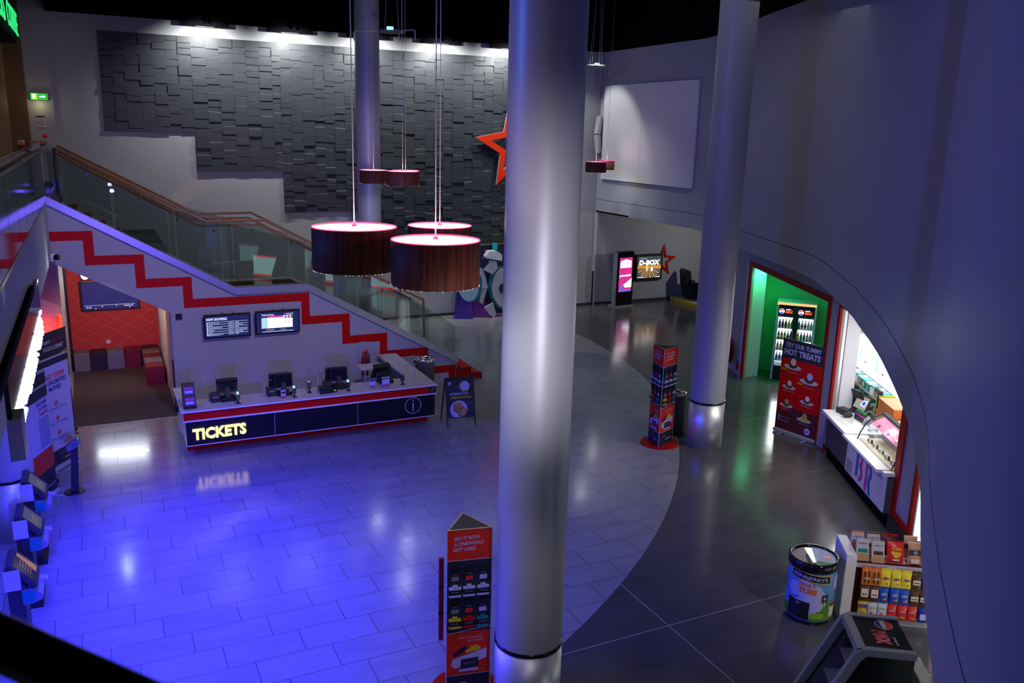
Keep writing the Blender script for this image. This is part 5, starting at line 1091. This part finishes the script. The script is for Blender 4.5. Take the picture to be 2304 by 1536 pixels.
# menu light boxes and tub rows on the back wall of the shop
struct('wall_shop_back', MB().box(-3.0, 3.7, 1.42, 1.5, 0, 3.1, 'light_grey')).matrix_world = MXS
for k, (x0, x1) in enumerate(((-2.62, -1.66), (-1.62, -.62), (-.58, .5))):
    t_ = sthing('menu_light_box', 'glowing white menu box on the shop back wall, %s from the left' % ORD[k], 'light box', (x0+x1)/2, 1.38, 1.12, 0, 'menu boxes'); h = (x1-x0)/2
    MB().rbox(-h, h, -.06, .015, 0, .72, 'em_menu', .02).build('lit_panel', t_)
    MB().poly([(-h*.3+.1*math.cos(q*.5)*h, .36+.22*math.sin(q*.5)) for q in range(13)], -.062, 'em_mint').rect(h*.3, h*.5, .2, .26, -.062, 'mid_grey').build('artwork', t_)
tubc = [('teal', 'white'), ('white', 'teal'), ('teal', 'pale_blue'), ('green', 'turquoise')]
for r_, z in enumerate((.93, .60)):
    n_ = 8
    sh = sthing('tub_shelf', '%s shelf of topping tubs on the shop back wall' % ('upper' if r_ == 0 else 'lower'), 'shelf', -1.6, 1.25, z-.02, 0, 'tub shelves'); MB().box(-.9, 1.30, -.12, .15, -.03, 0, 'mid_grey').build('board', sh)
    for k in range(n_):
        o = MB().prism([(-.09, 0), (.09, 0), (.10, .15), (-.10, .15)], -.08, .08, tubc[k % 4][0], 'y').prism([(-.10, .15), (.10, .15), (.09, .18), (-.09, .18)], -.085, .085, tubc[k % 4][1], 'y').rect(-.05, .05, .03, .11, -.082, ('turquoise', 'white', 'orange', 'pink')[k % 4]).build('topping_tub')
        p = MXS @ Vector((-2.24+.25*k, 1.24, z-.02)); tag(o, 'teal and white topping tub on the %s shelf of the ice cream shop' % ('upper' if r_ == 0 else 'lower'), 'tub', '%s row of topping tubs' % ('upper' if r_ == 0 else 'lower'), tuple(p), ANG)
    for k in range(6):
        o = MB().ball((0, 0, .05), .05, ('logo_red', 'orange', 'lime', 'brown')[(k+r_) % 4], 10).build('sweet_bag'); p = MXS @ Vector((-2.3+.33*k, 1.20, z-.14))
        tag(o, 'small coloured sweet bag hanging under the %s tub shelf' % ('upper' if r_ == 0 else 'lower'), 'sweets', 'sweets under the %s tub shelf' % ('upper' if r_ == 0 else 'lower'), tuple(p), ANG)
t_ = sthing('orange_cabinet', 'bright orange cabinet with a lime edge behind the ice cream counter', 'cabinet', .15, 1.15, 0); MB().box(-.35, .5, -.15, .2, 0, 1.09, 'orange').box(-.40, -.35, -.16, .2, .8, 1.11, 'lime').build('body', t_)

# concession counters with lit aqua fronts further along the wall
def lit_counter(a, b, label):
    mx, L = seg(a, b); t_ = thing('concession_counter', label, 'counter', (a[0], a[1], 0), math.atan2(b[1]-a[1], b[0]-a[0]), 'lit concession counters')
    MB().box(0, L, .06, .7, 0, .92, 'white').box(-.03, L+.03, -.04, .75, .92, .97, 'white').build('body', t_)
    MB().box(.06, L-.06, .03, .055, .16, .84, 'em_aqua').build('lit_front', t_)
    MB().box(0, L, .02, .055, .85, .91, 'em_redline').box(0, L, .02, .055, .09, .14, 'em_redline').build('red_light_line', t_)
lit_counter((10.02, 7.10), (9.05, 5.75), 'counter with a lit aqua front and red lines beyond the red framed pier')
lit_counter((8.9, 5.55), (7.95, 4.4), 'second lit aqua counter hidden by the curved wall')
lit_counter((6.6, 3.0), (5.6, 1.9), 'third lit aqua counter below the curved wall')
tag(MB().box(-.03, .03, -.22, .22, .25, 2.3, 'em_menu').box(-.05, .05, -.24, .24, 0, .25, 'white').build('tall_light_panel'), 'tall white glowing panel just past the red framed pier', 'light panel', None, (10.26, 7.42, 0), ANG+rad(90))

# snack shelving unit
UX = Matrix(((.83, .557, 0, 8.20), (-.557, .83, 0, 6.93), (0, 0, 1, 0), (0, 0, 0, 1))); UA = math.atan2(-.557, .83)
def up(x, y, z, mx=UX): return tuple(mx @ Vector((x, y, z)))
un = thing('snack_shelf_unit', 'white snack display unit with bags of sweets hung in three rows', 'display stand', up(0, 0, 0), UA)
MB().rbox(0, .13, 0, .58, 0, .93, 'white', .006).build('side_panel', un)
MB().box(.13, 1.22, .10, .14, .06, .80, 'maroon').box(.13, 1.22, .14, .58, .0, .10, 'matte_white').build('back_panel', un)
MB().box(.13, 1.22, .03, .57, .76, .78, 'matte_white').box(.13, 1.22, .02, .035, .765, .82, 'light_grey').build('top_shelf', un)
MB().text('Confectionery  £3.49', .17, .782, .34, .02, .018, 'charcoal').text('Toffee Popcorn  £2.99', .62, .782, .34, .02, .018, 'charcoal').build('price_strip', un)
MB().box(.13, 1.22, .02, .12, 0, .07, 'light_grey').build('plinth', un)
def bag(w_, h_, d, m, bits, crimp=None, nm='sweet_bag'):
    mb = MB(); nx, nz = 6, 8
    def P(i, j, s_):
        u, v = i/nx, j/nz; q = (math.sin(PI*min(max(u, 0), 1)))**.6*(math.sin(PI*v))**.5
        x = (u-.5)*w_*(1-.06*math.sin(PI*v)); return (x, s_*d*q*.5-d*.5, v*h_)
    for s_ in (-1, 1):
        vs = [P(i, j, s_) for j in range(nz+1) for i in range(nx+1)]; fs = []
        for j in range(nz):
            for i in range(nx):
                a = j*(nx+1)+i; f = (a, a+1, a+nx+2, a+nx+1); fs.append(f if s_ < 0 else f[::-1])
        mb.add(vs, fs, m, True)
    mb.box(-w_/2, w_/2, -d*.52, -d*.48, h_, h_+.015, crimp or m)
    yy = -d-.002
    for b in bits:
        if b[0] == 't': mb.text(b[1], b[2]*w_, b[3]*h_, b[4]*w_, b[5]*h_, yy-.002, b[6], bold=.03)
        elif b[0] == 'd': mb.disc(b[1]*w_, b[2]*h_, b[3]*w_, yy-.0002*bits.index(b), b[4], 14)
        else: mb.rect(b[1]*w_, b[2]*w_, b[3]*h_, b[4]*h_, yy-.0002*bits.index(b), b[5])
    return mb.build(nm)
BW, BH, BD = .118, .20, .045
BK = {
 'orange': bag(BW, BH, BD, 'orange', [('r', -.3, -.1, .2, .9, 'brown'), ('r', .1, .3, .15, .95, 'brown'), ('t', 'reeds', -.3, .4, .6, .16, 'cream')]),
 'yellow': bag(BW, BH, BD, 'bright_yellow', [('t', 'm&m', -.3, .5, .6, .20, 'violet'), ('d', .15, .25, .12, 'orange')]),
 'brown': bag(BW, BH, BD, 'brown', [('r', -.38, .38, .35, .65, 'cream'), ('t', 'minis', -.3, .42, .6, .14, 'brown')]),
 'white-fronted brown': bag(BW, BH, BD, 'brown', [('r', -.36, .36, .30, .85, 'cream'), ('d', -.12, .48, .10, 'maroon'), ('d', .12, .48, .10, 'maroon')]),
 'blue': bag(BW, BH, BD, 'blue', [('t', 'm&m', -.3, .52, .6, .20, 'light_grey'), ('d', -.1, .25, .12, 'logo_red'), ('d', .15, .28, .12, 'yellow')]),
 'yellow and blue': bag(BW, BH, BD, 'yellow', [('r', -.4, .4, .6, .85, 'blue'), ('t', 'mix', -.25, .62, .5, .15, 'logo_red'), ('d', 0, .3, .15, 'orange')]),
 'white and green': bag(BW, BH, BD, 'matte_white', [('r', -.45, .45, .03, .25, 'grass_green'), ('t', 'fruity', -.3, .6, .6, .14, 'lime'), ('d', -.1, .32, .14, 'logo_red')]),
 'red': bag(BW, BH, BD, 'logo_red', [('t', 'jelly', -.35, .55, .7, .16, 'light_grey'), ('d', -.15, .25, .13, 'orange'), ('d', .12, .22, .12, 'lime'), ('d', .25, .8, .12, 'yellow')]),
 'navy': bag(BW, BH, BD, 'deep_blue', [('r', -.3, .3, .2, .6, 'lilac_print')]),
}
rows = [(.56, ['orange', 'orange', 'yellow', 'yellow', 'yellow', 'brown', 'brown']), (.335, ['white-fronted brown', 'white-fronted brown', 'blue', 'blue', 'blue', 'brown', 'brown']),
        (.115, ['yellow and blue', 'white and green', 'white and green', 'red', 'red', 'red', 'navy'])]
used = set(); cx = [.265, .382, .50, .622, .742, .865, .985]
for r_, (z, row) in enumerate(rows):
    for k, kn in enumerate(row):
        for dpt in range(3 if r_ == 0 else 2):
            if kn in used: o = BK[kn].copy(); COL.objects.link(o)
            else: o = BK[kn]; used.add(kn)
            o.matrix_world = UX @ Matrix.Translation((cx[k]+random.uniform(-.008, .008)+.006*dpt, .0+.03*dpt-.02, z-.012*k/6+.012*dpt)) @ Matrix.Rotation(rad(-7), 4, 'X')
            tag(o, '%s sweet bag, %s row of the snack unit, %s column, %s' % (kn, ORD[r_], ORD[k], ('front', 'middle', 'back')[dpt]), 'sweet bag', 'bags hung in the %s row' % ORD[r_])
# top shelf goods
def pack(top, mid, nm_):
    return MB().box(-.075, .075, -.05, .0, 0, .27, 'cream').rect(-.07, .07, .15, .26, -.052, 'light_grey').rect(-.06, .06, .10, .15, -.053, mid).rect(-.07, .07, .01, .09, -.052, 'tan').text('natural', -.05, .21, .10, .025, -.055, 'charcoal').box(-.075, .075, -.05, 0, .27, .29, top).build('snack_pouch')
for k, (x, yy, tp, md, lab) in enumerate(((.24, .20, 'clear_plastic', 'teal', 'clear pouch with a teal band at the left end of the top shelf'), (.42, .16, 'clear_plastic', 'brown', 'clear pouch with a brown band, second on the top shelf'), (.22, .38, 'orange', 'orange', 'pouch with an orange header at the back left of the top shelf'), (.42, .38, 'brown', 'brown', 'pouch with a brown header at the back of the top shelf'))):
    o = pack(tp, md, lab); o.matrix_world = UX @ Matrix.Translation((x, yy, .78)) @ Matrix.Rotation(rad(-18), 4, 'X'); tag(o, lab, 'snack pouch', 'pouches on the top shelf')
o = bag(.21, .27, .09, 'logo_red', [('t', 'CORN', -.3, .62, .6, .14, 'yellow'), ('d', 0, .40, .20, 'yellow'), ('d', -.2, .5, .10, 'yellow'), ('d', .2, .45, .10, 'yellow'), ('r', -.2, .2, .12, .2, 'cream')], 'maroon', 'crisp_bag'); o.matrix_world = UX @ Matrix.Translation((.64, .22, .78)) @ Matrix.Rotation(rad(-14), 4, 'X'); tag(o, 'large shiny red snack bag in the middle of the top shelf', 'snack bag')
o = bag(.21, .27, .09, 'maroon', [('r', -.3, .3, .3, .6, 'red')], 'red', 'crisp_bag'); o.matrix_world = UX @ Matrix.Translation((.62, .40, .78)) @ Matrix.Rotation(rad(-14), 4, 'X'); tag(o, 'dark red snack bag behind the large red one', 'snack bag')
for k, yy in enumerate((.20, .38)):
    o = bag(.17, .28, .08, 'tan', [('r', -.5, .5, .48, .72, 'charcoal'), ('d', 0, .60, .14, 'mid_grey'), ('r', -.3, .3, .1, .3, 'cream')], 'cream', 'popcorn_bag'); o.matrix_world = UX @ Matrix.Translation((.87, yy, .78)) @ Matrix.Rotation(rad(-12), 4, 'X'); tag(o, 'kraft popcorn bag with a dark band, %s one' % ('front' if k == 0 else 'rear'), 'popcorn bag', 'popcorn bags')
for k, (x, yy, m) in enumerate(((1.05, .18, 'blue'), (1.05, .34, 'blue'), (1.05, .50, 'blue'), (1.18, .18, 'logo_red'), (1.18, .34, 'logo_red'), (1.18, .5, 'logo_red'))):
    t_ = thing('snack_tub', '%s-lidded snack tub on the top shelf, %s in its row' % ('blue' if m == 'blue' else 'red', ORD[k % 3]), 'tub', up(x, yy, .78), UA, 'lidded snack tubs')
    MB().lathe([(.001, 0), (.05, 0), (.055, .13), (.05, .14)], 'clear_plastic', 16).lathe([(.051, .03), (.054, .10)], 'deep_blue' if m == 'blue' else 'maroon', 16).build('pot', t_); MB().lathe([(.06, .14), (.06, .165), (.001, .17)], m, 16).build('lid', t_)

# round ice cream freezer
bj = thing('tub_freezer', 'round cartoon-sky ice cream tub freezer standing beside the snack unit', 'freezer', (7.93, 7.20, 0), face(-.78, -.62)); R1 = .295; bj.scale = (1, 1, .96)
MB().lathe([(R1-.03, .0), (R1-.02, .06)], 'black', 40).lathe([(R1-.02, .06), (R1, .08), (R1, .78), (R1+.012, .80)], 'sky_blue', 48).build('body', bj)
MB().lathe([(R1+.002, .765), (R1+.018, .78), (R1+.018, .88), (R1-.005, .90), (R1-.03, .885), (R1-.03, .84)], 'gloss_black', 48).build('rim', bj)
MB().lathe([(R1-.03, .86), (R1-.035, .74), (.001, .74)], 'matte_white', 40).build('inner_well', bj)
def wrap(mb, r):
    mb.v = [((r-y_)*math.sin(x_/r), -(r-y_)*math.cos(x_/r), z_) for x_, y_, z_ in mb.v]; return mb
def cpoly(mb, f_lo, f_hi, x0, x1, m, yy, n_=24):
    for k in range(n_):
        a, b = x0+(x1-x0)*k/n_, x0+(x1-x0)*(k+1)/n_; mb.quad([(a, yy, f_lo(a)), (b, yy, f_lo(b)), (b, yy, f_hi(b)), (a, yy, f_hi(a))], m)
def cdisc(mb, x, z, r, yy, m, rz=None):
    q = rz or r; g = lambda a: q*math.sqrt(max(0, 1-((a-x)/r)**2)); cpoly(mb, lambda a: z-g(a), lambda a: z+g(a), x-r, x+r, m, yy, 14)
C2 = PI*R1
mb = MB(); cpoly(mb, lambda x: .09, lambda x: .26+.10*math.sin(x*4.2+.9), -C2, C2, 'grass_green', -.002, 60)
for q_, (x, z, r) in enumerate(((-.05, .52, .13), (.07, .50, .11), (-.17, .50, .10), (0, .44, .12), (.14, .45, .08), (-.10, .28, .10), (.02, .26, .11), (.12, .30, .08), (.42, .58, .08), (.48, .63, .07), (.40, .66, .06), (.5, .56, .06), (-.6, .55, .12), (-.5, .5, .1))): cdisc(mb, x, z, r, -.003-.0001*q_, 'lilac_print')
cpoly(mb, lambda x: .64-.08*x, lambda x: .755-.08*x, -.24, .27, 'yellow', -.0045); cpoly(mb, lambda x: .652-.08*x, lambda x: .745-.08*x, -.232, .262, 'gloss_black', -.0052)
mb.text("BEN&JERRY'S", -.21, .668+.008, .44, .062, -.0065, 'lilac_print', bold=.02, slope=-.08).text('GRAB A', -.13, .575, .22, .045, -.0065, 'orange', bold=.04, slope=-.05).text('TUB!', -.13, .47, .23, .085, -.0065, 'orange', bold=.06, slope=-.05)
cpoly(mb, lambda x: .09, lambda x: .345, -.26, .03, 'black', -.006); cpoly(mb, lambda x: .30, lambda x: .315, -.14, -.09, 'light_grey', -.007, 4)
cpoly(mb, lambda x: .36, lambda x: .47, .17, .26, 'brown', -.005, 5); cpoly(mb, lambda x: .385, lambda x: .445, .185, .245, 'gloss_black', -.006, 4); cdisc(mb, .215, .415, .022, -.007, 'sky_blue'); cpoly(mb, lambda x: .30, lambda x: .36, .205, .222, 'cream', -.005, 3)
cpoly(mb, lambda x: .13, lambda x: .30, .30, .42, 'cream', -.006, 6); cdisc(mb, .36, .31, .075, -.007, 'tan', .045); cdisc(mb, .36, .31, .06, -.0075, 'brown', .03); cpoly(mb, lambda x: .12, lambda x: .20, .04, .22, 'lime', -.0045, 6)
wrap(mb, R1).build('printed_wrap', bj)
mb = MB(); r_ = R1-.03
mb.add([(r_*math.cos(rad(t)), r_*math.sin(rad(t)), .872) for t in range(-75, 106, 10)], [tuple(range(19))], 'pale_blue').add([(.02+.12+.11*math.cos(q), .05+.11*math.sin(q), .874) for q in [k*.35 for k in range(18)]], [tuple(range(18))], 'lilac_print').add([(.15+.05*math.cos(q), .05+.05*math.sin(q), .875) for q in [k*.35 for k in range(18)]], [tuple(range(18))], 'orange').add([(.03, -.2, .873), (.2, -.2, .873), (.26, -.08, .873), (.06, -.1, .873)], [(0, 1, 2, 3)], 'grass_green').build('picture_lid', bj)
MB().add([(r_*math.cos(rad(t)), r_*math.sin(rad(t)), .870) for t in range(105, 286, 10)], [tuple(range(19))], 'case_glass').build('glass_lid', bj)
tag(MB().tube([(8.12, 6.85, .35), (8.16, 6.9, .2), (8.15, 6.86, .03), (8.05, 6.8, .012), (7.98, 6.86, .012)], .008, 'light_grey', 6).build('power_cable'), 'pale power cable looping behind the round freezer', 'cable')

# open front drinks cooler in the foreground
ck = thing('drinks_cooler', 'black-topped drinks cooler with a sloped front in the lower right foreground', 'cooler', (6.50, 5.02, 0), face(-.83, .557))
w2 = .30
sd = [(-.62, 0), (.26, 0), (.26, 1.36), (-.20, 1.36), (-.26, 1.30), (-.62, .55)]
for s_ in (-1, 1): MB().prism(sd, s_*w2-.015, s_*w2+.015, 'gloss_black', 'x').prism([(-.66, .5), (-.28, 1.34), (-.20, 1.39), (.27, 1.39), (.27, 1.32), (-.17, 1.32), (-.22, 1.27), (-.58, .5)], s_*w2-.03, s_*w2+.03, 'mid_grey', 'x').build('side_panel', ck)
MB().box(-w2, w2, -.22, .26, 1.33, 1.37, 'gloss_black').box(-w2, w2, -.26, -.18, 1.30, 1.385, 'mid_grey').build('top', ck)
MB().quad([(-w2, -.23, 1.30), (w2, -.23, 1.30), (w2, -.60, .52), (-w2, -.60, .52)], 'case_glass').box(-.01, .01, -.30, -.24, 1.22, 1.30, 'charcoal').build('sloped_glass', ck)
MB().box(-w2, w2, -.60, .24, .0, .50, 'charcoal').box(-w2, w2, .22, .26, .5, 1.33, 'black').build('base', ck)
for z in (.75, 1.0): MB().box(-w2+.02, w2-.02, -.25 if z > .9 else -.38, .22, z, z+.015, 'steel').build('shelf', ck)
a = Matrix.Translation((0, .02, 1.372))
def fl_(mb, pts, m, z=0): mb.quad([(x, y_, z) for x, y_ in pts], m)
mb = MB(a); R3 = .085; cx_, cy_ = -.17, .08
fl_(mb, [(cx_+R3*math.cos(q), cy_+R3*math.sin(q)) for q in [k*PI/14 for k in range(28)]], 'light_grey', .0)
def half(a0, a1, sg):
    return [(cx_+.93*R3*math.cos(rad(a0+(a1-a0)*k/12)), cy_+.93*R3*math.sin(rad(a0+(a1-a0)*k/12))) for k in range(13)]
fl_(mb, half(5, 170, 1)+[(cx_, cy_+.022)], 'logo_red', .001); fl_(mb, half(205, 345, -1)+[(cx_, cy_-.028)], 'deep_blue', .001)
tm = a @ Matrix.Rotation(0, 4, 'Z')
g1 = MB(tm @ Matrix.Rotation(rad(-90), 4, 'X')); g1.text('MAX', -.06, -.03-.12+.08, .25, .14, -.0015, 'light_grey', bold=.11, shear=.1).text('MAX', -.06, -.03-.12+.08, .25, .14, -.003, 'logo_red', bold=.04, shear=.1).text('pepsi', .05, .10, .13, .04, -.002, 'light_grey', bold=.02)
g1.build('brand_lettering', ck); mb.build('brand_roundel', ck)
can = None
for k, x in enumerate((-.2, -.1, 0, .1, .2)):
    if can is None: can = MB().lathe([(.001, 0), (.032, 0), (.033, .02), (.033, .12), (.012, .18), (.013, .21), (.001, .21)], 'maroon', 12).build('drink_bottle'); o = can
    else: o = can.copy(); COL.objects.link(o)
    o.matrix_world = Matrix.Translation(ck.location) @ Matrix.Rotation(ck.rotation_euler.z, 4, 'Z') @ Matrix.Translation((x, -.10, 1.015)); tag(o, 'dark red bottle on the top shelf inside the open cooler', 'bottle', 'bottles in the cooler')
# second snack unit, cut by the frame
UX2 = Matrix(((.83, .557, 0, 6.66), (-.557, .83, 0, 4.48), (0, 0, 1, 0), (0, 0, 0, 1)))
un = thing('snack_shelf_unit', 'second white snack unit at the bottom edge behind the cooler', 'display stand', (6.66, 4.48, 0), UA)
MB().rbox(0, .13, 0, .74, 0, .93, 'white', .006).build('side_panel', un); MB().box(.13, .72, .12, .74, 0, .765, 'maroon').box(.13, .72, .03, .70, .765, .785, 'matte_white').build('top_shelf', un)
for k, (x, yy) in enumerate(((.26, .30), (.45, .26), (.26, .50), (.45, .50))):
    o = pack('clear_plastic', ('teal', 'brown')[k % 2], ''); o.matrix_world = UX2 @ Matrix.Translation((x, yy, .785)) @ Matrix.Rotation(rad(-18), 4, 'X'); tag(o, 'clear snack pouch on the second unit at the bottom edge, %s' % ('front left', 'front right', 'rear left', 'rear right')[k], 'snack pouch', 'pouches on the second unit')
lamp('added_counter_fill', 'SPOT', (9.6, 10.6, 3.3), (11.6, 9.8, .5), 70, (1.0, .98, .94), spot_size=rad(60), spot_blend=1, shadow_soft_size=.1)  # added spot brightening the ice cream counter front
lamp('added_snack_fill', 'SPOT', (7.6, 4.8, 3.2), (8.7, 6.7, .4), 130, (1.0, .86, .80), spot_size=rad(70), spot_blend=.8, shadow_soft_size=.1)  # added warm light on the snack bags
lamp('added_cooler_fill', 'SPOT', (7.9, 4.2, 3.1), (6.7, 5.0, 1.0), 30, (1.0, .93, .85), spot_size=rad(70), spot_blend=.8, shadow_soft_size=.1)  # added spot for the cooler, without a fitting
lamp('added_shopfront_fill', 'SPOT', (11.2, 10.2, 3.3), (10.9, 10.1, 0), 70, (1.0, .95, .86), spot_size=rad(130), spot_blend=1, shadow_soft_size=.15)  # added fill before the shopfront, without a fitting
